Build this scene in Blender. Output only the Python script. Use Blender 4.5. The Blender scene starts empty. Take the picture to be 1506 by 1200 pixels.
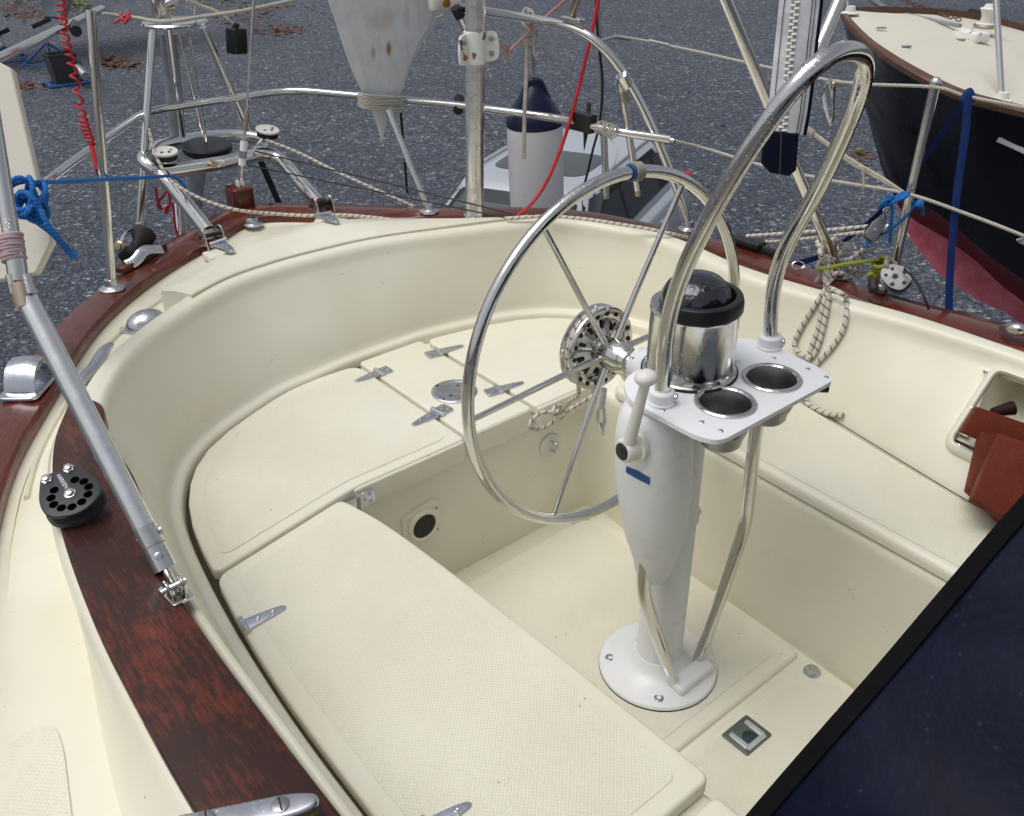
import bpy, bmesh, math, random
from mathutils import Vector, Matrix
from mathutils.bvhtree import BVHTree
random.seed(7)
scene = bpy.context.scene
COL = scene.collection
V = Vector
PI = math.pi

# ------------------------------------------------------------------ camera (solved from the photograph)
F_PX, PITCH, YAW, ROLL = 1352.2, 0.54227, 0.68581, -0.00908
CAM = V((-1.27795, -1.01165, 1.69605))
fw = V((math.sin(YAW)*math.cos(PITCH), math.cos(YAW)*math.cos(PITCH), -math.sin(PITCH)))
rt0 = V((math.cos(YAW), -math.sin(YAW), 0)); up0 = rt0.cross(fw)
rt = rt0*math.cos(ROLL) + up0*math.sin(ROLL)
up = -rt0*math.sin(ROLL) + up0*math.cos(ROLL)
cam_data = bpy.data.cameras.new('camera')
cam = bpy.data.objects.new('camera', cam_data); COL.objects.link(cam)
M3 = Matrix((rt, up, -fw)).transposed()
cam.matrix_world = Matrix.Translation(CAM) @ M3.to_4x4()
cam_data.sensor_fit = 'HORIZONTAL'; cam_data.sensor_width = 36
cam_data.lens = F_PX/1506*36
cam_data.clip_start = 0.05; cam_data.clip_end = 2000
scene.camera = cam

def ray(px, py): return fw*F_PX + rt*(px-753) + up*(600-py)
def P(px, py, x=None, y=None, z=None, d=None):
    """measured position: where the sight line of a photo pixel meets a known plane"""
    r = ray(px, py)
    if z is not None: t = (z-CAM.z)/r.z
    elif y is not None: t = (y-CAM.y)/r.y
    elif x is not None: t = (x-CAM.x)/r.x
    else: t = d/F_PX
    return CAM + r*t
def depth(p): return (V(p)-CAM).dot(fw)
def size(px, p): return px*depth(p)/F_PX

# ------------------------------------------------------------------ materials
def mat(name, base=(.5,.5,.5), rough=.5, metal=0., spec=.5, coat=0.):
    m = bpy.data.materials.new(name); m.use_nodes = True
    b = m.node_tree.nodes['Principled BSDF']
    b.inputs['Base Color'].default_value = (*base, 1)
    b.inputs['Roughness'].default_value = rough
    b.inputs['Metallic'].default_value = metal
    b.inputs['Specular IOR Level'].default_value = spec
    b.inputs['Coat Weight'].default_value = coat
    return m
class N:
    """small node helper"""
    def __init__(s, m): s.t = m.node_tree; s.b = s.t.nodes['Principled BSDF']
    def n(s, typ, **kw):
        x = s.t.nodes.new(typ)
        for k, v in kw.items(): setattr(x, k, v)
        return x
    def l(s, a, b): s.t.links.new(a, b)
    def coord(s, kind='Object', scale=None):
        c = s.n('ShaderNodeTexCoord').outputs[kind]
        if scale:
            mp = s.n('ShaderNodeMapping'); mp.inputs['Scale'].default_value = scale
            s.l(c, mp.inputs['Vector']); c = mp.outputs['Vector']
        return c
    def noise(s, co, scale, detail=4, rough=.55, dist=0.):
        x = s.n('ShaderNodeTexNoise'); x.inputs['Scale'].default_value = scale
        x.inputs['Detail'].default_value = detail; x.inputs['Roughness'].default_value = rough
        x.inputs['Distortion'].default_value = dist
        s.l(co, x.inputs['Vector']); return x.outputs['Fac']
    def vor(s, co, scale, feature='F1', out='Distance', rnd=1.):
        x = s.n('ShaderNodeTexVoronoi', feature=feature); x.inputs['Scale'].default_value = scale
        x.inputs['Randomness'].default_value = rnd
        s.l(co, x.inputs['Vector']); return x.outputs[out]
    def ramp(s, fac, stops):
        x = s.n('ShaderNodeValToRGB'); e = x.color_ramp.elements
        while len(e) < len(stops): e.new(.5)
        for el, (p, c) in zip(e, stops):
            el.position = p; el.color = (*c, 1) if len(c) == 3 else c
        s.l(fac, x.inputs['Fac']); return x.outputs['Color']
    def mix(s, fac, a, b, mode='MIX'):
        x = s.n('ShaderNodeMix', data_type='RGBA', blend_type=mode)
        for i, v in ((0, fac), (6, a), (7, b)):
            if hasattr(v, 'type') and hasattr(v, 'node'): s.l(v, x.inputs[i])
            elif i == 0: x.inputs[0].default_value = v
            else: x.inputs[i].default_value = (*v, 1)
        return x.outputs[2]
    def math(s, op, a, b=0.):
        x = s.n('ShaderNodeMath', operation=op)
        for i, v in ((0, a), (1, b)):
            if hasattr(v, 'node'): s.l(v, x.inputs[i])
            else: x.inputs[i].default_value = v
        return x.outputs[0]
    def bump(s, h, strength=.3, dist=.01, prev=None):
        x = s.n('ShaderNodeBump'); x.inputs['Strength'].default_value = strength
        x.inputs['Distance'].default_value = dist
        s.l(h, x.inputs['Height'])
        if prev: s.l(prev, x.inputs['Normal'])
        return x.outputs['Normal']
    def base(s, c): s.l(c, s.b.inputs['Base Color'])
    def rough(s, c): s.l(c, s.b.inputs['Roughness'])
    def normal(s, c): s.l(c, s.b.inputs['Normal'])

MT = {}
def gel(name, col, grip=False):
    m = mat(name, col, .32, spec=.5); k = N(m); co = k.coord()
    big = k.noise(co, 2.2, 5, .6); fine = k.noise(co, 160, 2)
    dark = tuple(c*f for c, f in zip(col, (.93, .91, .86)))
    c = k.mix(k.ramp(big, [(.38, (0,0,0)), (.68, (1,1,1))]), dark, col)
    # yellow-brown weather stains
    st = k.ramp(k.noise(co, 5.5, 7, .7, .6), [(.5, (0,0,0)), (.9, (1,1,1))])
    c = k.mix(k.math('MULTIPLY', st, .09), c, tuple(x*y for x, y in zip(col, (.84, .76, .56))))
    # fine dirt specks and a few bits of grit
    sp = k.ramp(k.vor(co, 34), [(0, (1,1,1)), (.05, (1,1,1)), (.075, (0,0,0))])
    sel = k.ramp(k.noise(co, 11, 2), [(.60, (0,0,0)), (.62, (1,1,1))])
    c = k.mix(k.math('MULTIPLY', k.math('MULTIPLY', sp, sel), .8), c, (.12, .085, .05))
    k.base(c)
    k.rough(k.ramp(k.noise(co, 7, 4), [(.3, (.26,)*3), (.7, (.46,)*3)]))
    if grip:
        mp = k.n('ShaderNodeMapping'); mp.inputs['Rotation'].default_value = (0, 0, PI/4)
        k.l(co, mp.inputs['Vector'])
        w1 = k.n('ShaderNodeTexVoronoi', feature='F1', distance='CHEBYCHEV'); w1.inputs['Scale'].default_value = 172
        w1.inputs['Randomness'].default_value = .04; k.l(mp.outputs['Vector'], w1.inputs['Vector'])
        h = k.ramp(w1.outputs['Distance'], [(.18, (1,1,1)), (.5, (0,0,0))])
        k.normal(k.bump(h, .40, .0022, k.bump(fine, .05, .001)))
        k.rough(k.ramp(k.noise(co, 7, 4), [(.3, (.42,)*3), (.7, (.6,)*3)]))
        k.base(k.mix(k.math('MULTIPLY', k.math('SUBTRACT', 1., h), .05), c, tuple(x*.74 for x in col)))
    else:
        k.normal(k.bump(fine, .06, .001, k.bump(k.noise(co, 9, 2), .10, .01)))
    return m
CREAM = (.80, .781, .656)
MT['gel'] = gel('cream_gelcoat', CREAM)
MT['grip'] = gel('cream_nonskid', tuple(c*f for c, f in zip(CREAM, (.99, .99, .985))), True)

def white(name, col=(.80,.81,.83), rough=.3):
    m = mat(name, col, rough); k = N(m); co = k.coord()
    st = k.ramp(k.noise(co, 24, 6, .7), [(.6, (0,0,0)), (.85, (1,1,1))])
    k.base(k.mix(k.math('MULTIPLY', st, .45), col, (.48, .44, .36)))
    k.rough(k.ramp(k.noise(co, 14, 3), [(.3, (rough*.8,)*3), (.7, (rough*1.4,)*3)]))
    k.normal(k.bump(k.noise(co, 220, 2), .04, .001))
    return m
MT['white'] = white('white_enamel'); MT['oldwhite'] = white('aged_white', (.72,.71,.66), .45)

def steel(name, col=(.66,.655,.63), r0=.07, r1=.24, drops=True, dirt=.25):
    m = mat(name, col, .15, 1.); k = N(m); co = k.coord()
    nz = k.noise(co, 38, 6, .65)
    k.rough(k.ramp(nz, [(.35, (r0,)*3), (.72, (r1,)*3)]))
    d = k.ramp(k.noise(co, 17, 7, .75, .4), [(.58, (0,0,0)), (.82, (1,1,1))])
    k.base(k.mix(k.math('MULTIPLY', d, dirt), col, (.22, .17, .11)))
    nrm = k.bump(k.noise(co, 90, 3), .05, .002)
    if drops:
        dd = k.ramp(k.vor(co, 210), [(0, (1,1,1)), (.28, (.0,)*3)])
        sel = k.ramp(k.noise(co, 26, 2), [(.50, (0,0,0)), (.6, (1,1,1))])
        nrm = k.bump(k.math('MULTIPLY', dd, sel), .35, .002, nrm)
    k.normal(nrm); return m
MT['steel'] = steel('polished_steel')
MT['steel_dry'] = steel('rail_steel', (.70,.695,.68), .10, .20, False, .18)
MT['alu'] = steel('dull_aluminium', (.84,.84,.83), .24, .38, False, .06)
MT['chrome_old'] = steel('pitted_chrome', (.56,.58,.62), .2, .42, True, .35)
MT['bronze'] = steel('greened_bronze', (.20,.23,.21), .35, .55, False, .4)
MT['chrome_bright'] = steel('bright_chrome', (.85,.85,.86), .25, .4, False, .05)
MT['bronze_dark'] = steel('dark_bronze', (.07,.11,.10), .4, .6, False, .2)
MT['steel_dark'] = steel('brushed_inner_steel', (.36,.36,.35), .3, .42, False, .3)
MT['rusty'] = steel('rust_stained_steel', (.42,.36,.28), .3, .55, False, .8)

def wood(name, c0, c1, c2, stretch=(6, 1, 6), rough=.28, blot=4., uv=False, coat=.25, lim=(.475, .55), wb=.42):
    m = mat(name, c1, rough, spec=.35 if coat else .25, coat=coat); k = N(m); co = k.coord()
    g = k.coord('UV' if uv else 'Object', stretch)
    fib = k.noise(g, 46, 7, .65, .3)
    bl = k.noise(co, blot, 9, .74, .25)
    fine = k.noise(g, 17, 10, .72)
    c = k.mix(k.ramp(fib, [(.3, (0,0,0)), (.7, (1,1,1))]), c0, c1)
    mask = k.ramp(k.math('ADD', k.math('MULTIPLY', bl, wb), k.math('MULTIPLY', fine, 1-wb)), [(lim[0], (1,1,1)), (lim[1], (0,0,0))])
    c = k.mix(k.math('MULTIPLY', mask, .92), c, c2)
    k.base(c)
    k.rough(k.ramp(bl, [(.35, (rough*1.5,)*3), (.65, (rough*.75,)*3)]))
    k.normal(k.bump(fib, .10, .003, k.bump(k.noise(co, 130, 3), .06, .002)))
    return m
MT['plank'] = wood('weathered_mahogany', (.085,.016,.008), (.160,.031,.013), (.022,.0085,.006), (9, 1.1, 9), .34, 6., False, .12, (.472, .565), .56)
MT['mahog'] = wood('varnished_mahogany', (.095,.018,.009), (.155,.032,.014), (.032,.009,.007), (1.1, 9, 1), .22, 3., True, .4, (.40, .52))
MT['mahog_block'] = wood('mahogany_block', (.10,.018,.009), (.16,.034,.016), (.05,.012,.008), (3, 3, 3), .26, 5.)
MT['board'] = wood('red_mahogany_board', (.135,.023,.010), (.165,.030,.013), (.10,.017,.009), (14, 14, 1.2), .5, 9., False, 0., (.42, .56))

def plain(name, col, rough=.5, spec=.4, bump=.0, bs=200, coat=0.):
    m = mat(name, col, rough, spec=spec, coat=coat); k = N(m); co = k.coord()
    k.base(k.mix(k.ramp(k.noise(co, 18, 5, .6), [(.35, (0,0,0)), (.7, (1,1,1))]), tuple(c*.75 for c in col), tuple(min(1, c*1.12) for c in col)))
    if bump: k.normal(k.bump(k.noise(co, bs, 3), bump, .002))
    return m
MT['black'] = plain('black_plastic', (.012,.012,.013), .38, .5, .05)
MT['void'] = mat('dark_hole', (.0015,.0015,.0015), .9, spec=0.)
MT['rubber'] = plain('black_rubber', (.018,.018,.019), .6, .4, .1)
MT['navy_vinyl'] = plain('navy_vinyl', (.0045,.007,.026), .5, .10, .35, 90)
k = N(MT['navy_vinyl']); co = k.coord()
sp = k.ramp(k.vor(co, 95), [(0, (1,1,1)), (.10, (1,1,1)), (.2, (0,0,0))])  # pale specks paint reflections into the vinyl colour
sl_ = k.ramp(k.noise(co, 45, 3), [(.5, (0,0,0)), (.62, (1,1,1))])
bn = k.ramp(k.noise(co, 16, 8, .75), [(.35, (0,0,0)), (.75, (1,1,1))])
k.base(k.mix(k.math('MULTIPLY', k.math('MULTIPLY', sp, sl_), .22), k.mix(bn, (.0016,.0024,.010), (.004,.007,.024)), (.07,.09,.14)))
MT['navy_cloth'] = plain('navy_cloth', (.004,.0055,.016), .9, .08, .3, 250)
MT['fender_blue'] = plain('fender_blue', (.006,.010,.045), .35, .35, .05)
MT['binding'] = plain('black_binding', (.006,.006,.007), .9, .08, .5, 220)
MT['blue_webbing'] = plain('blue_webbing', (.009,.032,.17), .75, .3, .5, 380)
MT['blue_paint'] = plain('blue_frame_paint', (.025,.10,.27), .5, .4, .05)
MT['yellow'] = plain('yellow_line', (.27,.29,.03), .6, .4, .4, 300)
MT['redline'] = plain('red_line', (.55,.02,.03), .55, .4, .2, 300)
MT['pinkline'] = plain('faded_pink_line', (.52,.27,.25), .75, .3, .4, 300)
MT['rope_white'] = plain('old_white_rope', (.52,.49,.41), .85, .3, .8, 300)
MT['rope_grey'] = plain('grey_rope', (.36,.34,.30), .85, .3, .8, 300)
MT['label_blue'] = plain('blue_label', (.015,.085,.30), .5, .4)
MT['pink_cord'] = plain('pale_pink_cord', (.52,.38,.40), .8, .3, .5, 300)
MT['hullgrey'] = plain('grey_antifouling', (.30,.33,.37), .6, .3, .1)
MT['concrete'] = plain('dark_grey_tub', (.055,.058,.062), .7, .3, .3, 60)
MT['knob'] = plain('dark_knob', (.022,.007,.006), .6, .2)
MT['caulk_gap_shade'] = plain('dark_gap', (.07,.055,.035), .8, .2)  # brown of the painted gap shadow, shared with the seat seam
MT['strapgrey'] = plain('strap_fabric', (.54,.55,.57), .85, .2, .3, 260)
MT['screen'] = plain('black_dome', (.010,.012,.018), .10, .6, .0, coat=.5)
k = N(MT['screen']); k.normal(k.bump(k.ramp(k.vor(k.coord(), 75), [(0, (1,1,1)), (.5, (0,0,0))]), .35, .003))

def rope_mat(name, a, b, freq=32., duty=.2, twist=1.):
    """braid: UV.x is metres along the rope, UV.y runs once round it"""
    m = mat(name, a, .8, spec=.3); k = N(m)
    uv = k.n('ShaderNodeTexCoord').outputs['UV']; sx = k.n('ShaderNodeSeparateXYZ'); k.l(uv, sx.inputs[0])
    ph = k.math('FRACT', k.math('ADD', k.math('MULTIPLY', sx.outputs[0], freq), k.math('MULTIPLY', sx.outputs[1], twist)))
    fl = k.math('LESS_THAN', ph, duty)
    st = k.math('FRACT', k.math('ADD', k.math('MULTIPLY', sx.outputs[0], 150.), k.math('MULTIPLY', sx.outputs[1], 2.)))
    c = k.mix(fl, a, b)
    nz = k.noise(k.coord(), 30, 4); c = k.mix(k.math('MULTIPLY', nz, .35), c, tuple(x*.6 for x in a))
    k.base(c); k.normal(k.bump(k.math('PINGPONG', st, .5), .7, .002)); return m
MT['rope_fleck'] = rope_mat('flecked_rope', (.66,.62,.54), (.13,.08,.06), 45., .2, 1.)
MT['rope_blue'] = rope_mat('blue_rope', (.012,.12,.42), (.03,.20,.55), 110., .4, 2.)
MT['rope_wire'] = rope_mat('lifeline_cord', (.55,.53,.46), (.38,.36,.30), 120., .35, 1.)

m = mat('weathered_grey_plywood', (.50,.53,.56), .6); k = N(m); co = k.coord()
c = k.mix(k.ramp(k.noise(co, 9, 8, .75), [(.35, (0,0,0)), (.65, (1,1,1))]), (.56,.575,.59), (.68,.71,.75))
c = k.mix(k.math('MULTIPLY', k.ramp(k.noise(k.coord('Object', (7,7,1.5)), 5, 6, .7), [(.5, (0,0,0)), (.75, (1,1,1))]), .3), c, (.36,.33,.26))
BLADE_Y = 1.84
for px_, py_, w_, h_, f_ in ((573,72,6,14,1.),(551,79,5,11,.55),(566,150,14,9,.6),(560,30,30,20,.25),(600,20,8,30,.2)):
    q_ = P(px_, py_, y=BLADE_Y-.018); sx_, sz_ = size(w_, q_), size(h_, q_)
    mp = k.n('ShaderNodeMapping'); mp.vector_type = 'TEXTURE'; mp.inputs['Location'].default_value = q_; mp.inputs['Scale'].default_value = (sx_, .12, sz_)
    k.l(k.n('ShaderNodeNewGeometry').outputs['Position'], mp.inputs['Vector'])
    ln = k.n('ShaderNodeVectorMath', operation='LENGTH'); k.l(mp.outputs['Vector'], ln.inputs[0])
    wob = k.math('ADD', ln.outputs['Value'], k.math('MULTIPLY', k.math('SUBTRACT', k.noise(co, 40, 5, .7), .5), .9))
    c = k.mix(k.math('MULTIPLY', k.ramp(wob, [(.35, (1,1,1)), (1., (0,0,0))]), f_), c, (.34,.155,.03))
k.base(c); MT['blade'] = m
MT['rust'] = plain('rust_stain', (.32,.13,.025), .8, .2)

m = mat('flaking_white_paint', (.78,.78,.76), .45); k = N(m); co = k.coord()
k.base(k.ramp(k.noise(co, 26, 4, .6), [(.0, (.78,.78,.76)), (.57, (.76,.76,.74)), (.60, (.12,.11,.09))])); MT['flake'] = m

# cast gravel: every pebble its own cell, colour and tilt
m = mat('gravel', (.12,.13,.16), .6); k = N(m); co = k.coord()
v = k.n('ShaderNodeTexVoronoi', feature='F1'); v.inputs['Scale'].default_value = 19; k.l(co, v.inputs['Vector'])
v2 = k.n('ShaderNodeTexVoronoi', feature='F1'); v2.inputs['Scale'].default_value = 40; k.l(co, v2.inputs['Vector'])
s1 = k.n('ShaderNodeSeparateColor'); k.l(v.outputs['Color'], s1.inputs[0])
s2 = k.n('ShaderNodeSeparateColor'); k.l(v2.outputs['Color'], s2.inputs[0])
GR = [(0, (.012,.016,.026)), (.5, (.034,.044,.068)), (.8, (.082,.10,.14)), (.92, (.18,.20,.24)), (.975, (.36,.375,.40)), (1, (.52,.53,.54))]
c1 = k.ramp(s1.outputs[0], GR); c2 = k.ramp(s2.outputs[1], GR)
c = k.mix(k.ramp(k.noise(co, 12, 2), [(.45, (0,0,0)), (.55, (1,1,1))]), c1, c2)
c = k.mix(k.math('MULTIPLY', k.ramp(s1.outputs[2], [(.86, (0,0,0)), (.92, (1,1,1))]), .45), c, (.14,.10,.08))
patch = k.noise(co, .35, 6, .6)
c = k.mix(k.ramp(patch, [(.35, (0,0,0)), (.7, (.35,)*3)]), c, (.045,.056,.078))
pw = k.noise(co, .11, 5, .65, .5)
c = k.mix(k.ramp(pw, [(.38, (.6,.6,.6)), (.52, (0,0,0))]), c, k.mix(1., c, (.62,.64,.70), 'MULTIPLY'))
k.base(c)
k.rough(k.ramp(s2.outputs[0], [(0, (.42,)*3), (1, (.8,)*3)]))
k.normal(k.bump(v2.outputs['Distance'], .8, .012, k.bump(v.outputs['Distance'], 1., .03)))
MT['gravel'] = m

def cheap_leaf(name, cols):
    m = mat(name, cols[0], .8, spec=.2); k = N(m)
    k.base(k.ramp(k.noise(k.coord(), 3.5, 3), [(.35, cols[0]), (.65, cols[1])])); return m
MT['leaf'] = cheap_leaf('dead_leaf', ((.11,.042,.025), (.17,.08,.045)))
MT['weed'] = cheap_leaf('weed_leaf', ((.07,.10,.03), (.16,.17,.06)))

m = mat('black_hull_paint', (.008,.009,.013), .25, spec=.3); k = N(m); co = k.coord()
k.base(k.mix(k.ramp(k.noise(k.coord('Object', (1,1,.35)), 26, 8, .8), [(.66, (0,0,0)), (.9, (.5,.5,.5))]), (.007,.008,.012), (.07,.08,.09)))
k.rough(k.ramp(k.noise(co, 9, 6), [(.3, (.2,)*3), (.7, (.4,)*3)])); MT['hull_black'] = m
MT['antifoul_shaded'] = plain('shaded_red_antifouling', (.13,.014,.018), .55, .3)  # red bottom paint with the shade under the bilge put into its colour
m = mat('lit_red_antifouling', (.30,.05,.065), .8); k = N(m); co = k.coord()  # same red bottom, mottled, with light on the lower flank painted in
k.base(k.ramp(k.noise(co, 7, 8, .75), [(.3, (.50,.075,.10)), (.55, (.66,.16,.20)), (.75, (.70,.33,.36))])); MT['antifoul_lit'] = m
MT['toerail'] = plain('pale_teak', (.115,.060,.036), .45, .4, .2, 90)
MT['deck_cream'] = white('cream_deck_paint', (.66,.63,.53), .45)
m = mat('car_silver', (.60,.64,.69), .24, .5, coat=.6); MT['car'] = m
MT['car_glass'] = mat('car_window_glass', (.012,.018,.018), .04, spec=.8, coat=.3)
MT['windshield'] = mat('car_windshield', (.045,.075,.072), .05, spec=.9, coat=.4)
MT['tail'] = mat('tail_lamp_red', (.35,.01,.012), .15, coat=.5)
MT['cheek_steel'] = steel('block_cheek_steel', (.22,.22,.225), .45, .6, False, .3)
MT['blockgrey'] = plain('graphite_plastic', (.036,.038,.044), .42, .4, .05)
MT['green'] = plain('green_line', (.10,.16,.03), .7, .3, .3)
m = mat('rust_chain', (.13,.06,.035), .8); MT['chain'] = m

# ------------------------------------------------------------------ mesh building
def cat(pts, n=8, closed=False):
    pts = [V(p) for p in pts]; out = []; m = len(pts)
    if m < 3 and not closed:
        return [pts[0].lerp(pts[-1], i/n) for i in range(n+1)]
    rng = m if closed else m-1
    for i in range(rng):
        p0 = pts[(i-1) % m] if closed or i > 0 else pts[0]*2-pts[1]
        p1 = pts[i]; p2 = pts[(i+1) % m]
        p3 = pts[(i+2) % m] if closed or i+2 < m else pts[-1]*2-pts[-2]
        for j in range(n):
            t = j/n
            out.append(.5*((2*p1)+(p2-p0)*t+(2*p0-5*p1+4*p2-p3)*t*t+(3*p1-p0-3*p2+p3)*t**3))
    if not closed: out.append(pts[-1])
    return out
def bend(pts, rad=.05, n=7):
    """straight runs with rounded corners, like bent tube"""
    pts = [V(p) for p in pts]; out = [pts[0]]
    for i in range(1, len(pts)-1):
        a, b, c = pts[i-1], pts[i], pts[i+1]
        r = rad[i-1] if isinstance(rad, (list, tuple)) else rad
        d1 = min(r, (b-a).length*.48); d2 = min(r, (c-b).length*.48)
        s = b+(a-b).normalized()*d1; e = b+(c-b).normalized()*d2
        for j in range(n+1):
            t = j/n; out.append(s*(1-t)**2+b*2*t*(1-t)+e*t*t)
    out.append(pts[-1]); return out
def roundpoly(pts, r=.02, n=5):
    """2D closed polygon with rounded corners"""
    out = []; m = len(pts)
    for i in range(m):
        a, b, c = V(pts[i-1][:2]), V(pts[i][:2]), V(pts[(i+1) % m][:2])
        rr = pts[i][2] if len(pts[i]) > 2 else r
        d1 = min(rr, (b-a).length*.45); d2 = min(rr, (c-b).length*.45)
        s = b+(a-b).normalized()*d1; e = b+(c-b).normalized()*d2
        for j in range(n+1):
            t = j/n; out.append(s*(1-t)**2+b*2*t*(1-t)+e*t*t)
    return out
def inset2(poly, d):
    m = len(poly); area = sum(poly[i-1].x*poly[i].y-poly[i].x*poly[i-1].y for i in range(m))
    sg = 1 if area > 0 else -1; out = []
    for i in range(m):
        a, b, c = poly[i-1], poly[i], poly[(i+1) % m]
        u = (b-a); w = (c-b)
        if u.length < 1e-7: u = w
        if w.length < 1e-7: w = u
        u = u.normalized(); w = w.normalized()
        n1 = V((-u.y, u.x)); n2 = V((-w.y, w.x)); n = n1+n2
        if n.length < 1e-6: n = n1
        n.normalize(); kk = max(.5, n.dot(n1))
        out.append(b+n*sg*d/kk)
    return out

class MB:
    def __init__(s): s.v = []; s.f = []; s.uv = []; s.mi = []; s.cur = 0
    def face(s, idx, uv=None): s.f.append(idx); s.uv.append(uv); s.mi.append(s.cur)
    def add(s, p): s.v.append(V(p)); return len(s.v)-1
    def loft(s, rings, closed=False, cap0=False, cap1=False, uvs=None):
        base = []
        for r in rings: base.append([s.add(p) for p in r])
        n = len(rings[0])
        for i in range(len(rings)-1):
            for j in range(n if closed else n-1):
                j2 = (j+1) % n
                s.face((base[i][j], base[i][j2], base[i+1][j2], base[i+1][j]), ((uvs[0][j], uvs[1][i]), (uvs[0][j2], uvs[1][i]), (uvs[0][j2], uvs[1][i+1]), (uvs[0][j], uvs[1][i+1])) if uvs else None)
        if cap0: s.face(tuple(reversed(base[0])))
        if cap1: s.face(tuple(base[-1]))
        return s
    def tube(s, pts, r, seg=12, closed=False, caps=True, flat=1., flat_dir=None):
        pts = [V(p) for p in pts]
        q = [pts[0]]
        for p in pts[1:]:
            if (p-q[-1]).length > 1e-6: q.append(p)
        pts = q; m = len(pts)
        rad = r if callable(r) else (lambda t: r)
        t0 = (pts[1]-pts[0]).normalized()
        nrm = t0.orthogonal().normalized() if flat_dir is None else (V(flat_dir)-t0*V(flat_dir).dot(t0)).normalized()
        L = 0; rings = []; us = []
        for i in range(m):
            if closed: t = (pts[(i+1) % m]-pts[i-1]).normalized()
            elif i == 0: t = t0
            elif i == m-1: t = (pts[-1]-pts[-2]).normalized()
            else: t = ((pts[i+1]-pts[i]).normalized()+(pts[i]-pts[i-1]).normalized())
            if t.length < 1e-6: t = t0
            t.normalize()
            nrm = (nrm-t*nrm.dot(t))
            nrm = nrm.normalized() if nrm.length > 1e-6 else t.orthogonal().normalized()
            b = t.cross(nrm)
            if i: L += (pts[i]-pts[i-1]).length
            us.append(L); rr = rad(i/(m-1))
            rings.append([s.add(pts[i]+(nrm*math.cos(a)+b*math.sin(a)*flat)*rr) for a in [2*PI*j/seg for j in range(seg)]])
        R = range(m if closed else m-1)
        for i in R:
            i2 = (i+1) % m; u2 = us[i2] if i2 else L+(pts[0]-pts[-1]).length
            for j in range(seg):
                j2 = (j+1) % seg
                s.face((rings[i][j], rings[i][j2], rings[i2][j2], rings[i2][j]),
                       ((us[i], j/seg), (us[i], (j+1)/seg), (u2, (j+1)/seg), (u2, j/seg)))
        if caps and not closed:
            s.face(tuple(reversed(rings[0]))); s.face(tuple(rings[-1]))
        return s
    def lathe(s, prof, origin=(0,0,0), axis=(0,0,1), seg=28, cap0=True, cap1=True, sx=1.):
        ax = V(axis).normalized(); o = V(origin)
        a = V((1,0,0)) if abs(ax.x) < .9 else V((0,1,0))
        e1 = (a-ax*a.dot(ax)).normalized(); e2 = ax.cross(e1)
        rings = [[o+ax*h+(e1*math.cos(t)*sx+e2*math.sin(t))*max(r, 1e-5) for t in [2*PI*j/seg for j in range(seg)]] for r, h in prof]
        return s.loft(rings, True, cap0, cap1)
    def box(s, c, sz, rot=None, r=0.):
        """box with softened edges (r) in a local frame rot (3x3)"""
        c = V(c); h = V(sz)/2; R = rot or Matrix.Identity(3)
        if r <= 0:
            ids = [s.add(c+R@V((x*h.x, y*h.y, z*h.z))) for x in (-1,1) for y in (-1,1) for z in (-1,1)]
            for q in ((0,1,3,2),(4,6,7,5),(0,4,5,1),(2,3,7,6),(0,2,6,4),(1,5,7,3)): s.face(tuple(ids[i] for i in q))
            return s
        poly = roundpoly([(-h.x,-h.y),(h.x,-h.y),(h.x,h.y),(-h.x,h.y)], r*1.6, 3)
        return s.slab(poly, -h.z, h.z, r, M=Matrix.Translation(c) @ R.to_4x4(), both=True)
    def slab(s, poly, z0, z1, r=.004, M=None, both=False, n=3):
        poly = [V(p[:2]) for p in poly]
        area = sum(poly[i-1].x*poly[i].y-poly[i].x*poly[i-1].y for i in range(len(poly)))
        if area < 0: poly = list(reversed(poly))
        M = M or Matrix.Identity(4); rings = []
        def ring(ins, z): rings.append([M @ V((q.x, q.y, z)) for q in (inset2(poly, ins) if ins else poly)])
        if both:
            for i in range(n): a = PI/2*i/n; ring(r*(1-math.sin(a)), z0+r*(1-math.cos(a)))
        ring(0, z0+(r if both else 0)); ring(0, z1-r)
        for i in range(1, n+1): a = PI/2*i/n; ring(r*(1-math.cos(a)), z1-r+r*math.sin(a))
        return s.loft(rings, True, True, True)
    def sheet(s, poly, z, M=None):
        M = M or Matrix.Identity(4)
        poly = [V(p[:2]) for p in poly]
        area = sum(poly[i-1].x*poly[i].y-poly[i].x*poly[i-1].y for i in range(len(poly)))
        if area < 0: poly = list(reversed(poly))
        s.face(tuple(s.add(M @ V((q.x, q.y, z))) for q in poly)); return s
    def ball(s, c, r, seg=14, rings=8, sc=(1,1,1)):
        c = V(c)
        R = [[c+V((math.sin(a)*math.cos(t)*sc[0], math.sin(a)*math.sin(t)*sc[1], -math.cos(a)*sc[2]))*r for t in [2*PI*j/seg for j in range(seg)]]
             for a in [max(.02, min(PI-.02, PI*i/rings)) for i in range(rings+1)]]
        return s.loft(R, True, True, True)
    def build(s, name, m, parent=None, angle=38, flip=False):
        me = bpy.data.meshes.new(name); me.from_pydata([tuple(v) for v in s.v], [], s.f)
        for q in (m if isinstance(m, (list, tuple)) else [m]): me.materials.append(MT[q] if isinstance(q, str) else q)
        if any(s.uv):
            ul = me.uv_layers.new(name='UVMap')
            for poly, uv in zip(me.polygons, s.uv):
                if uv:
                    for li, c in zip(poly.loop_indices, uv): ul.data[li].uv = c
        for poly, i in zip(me.polygons, s.mi): poly.material_index = i
        bm = bmesh.new(); bm.from_mesh(me); bmesh.ops.recalc_face_normals(bm, faces=bm.faces)
        if flip: bmesh.ops.reverse_faces(bm, faces=bm.faces)
        bm.to_mesh(me); bm.free()
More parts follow.
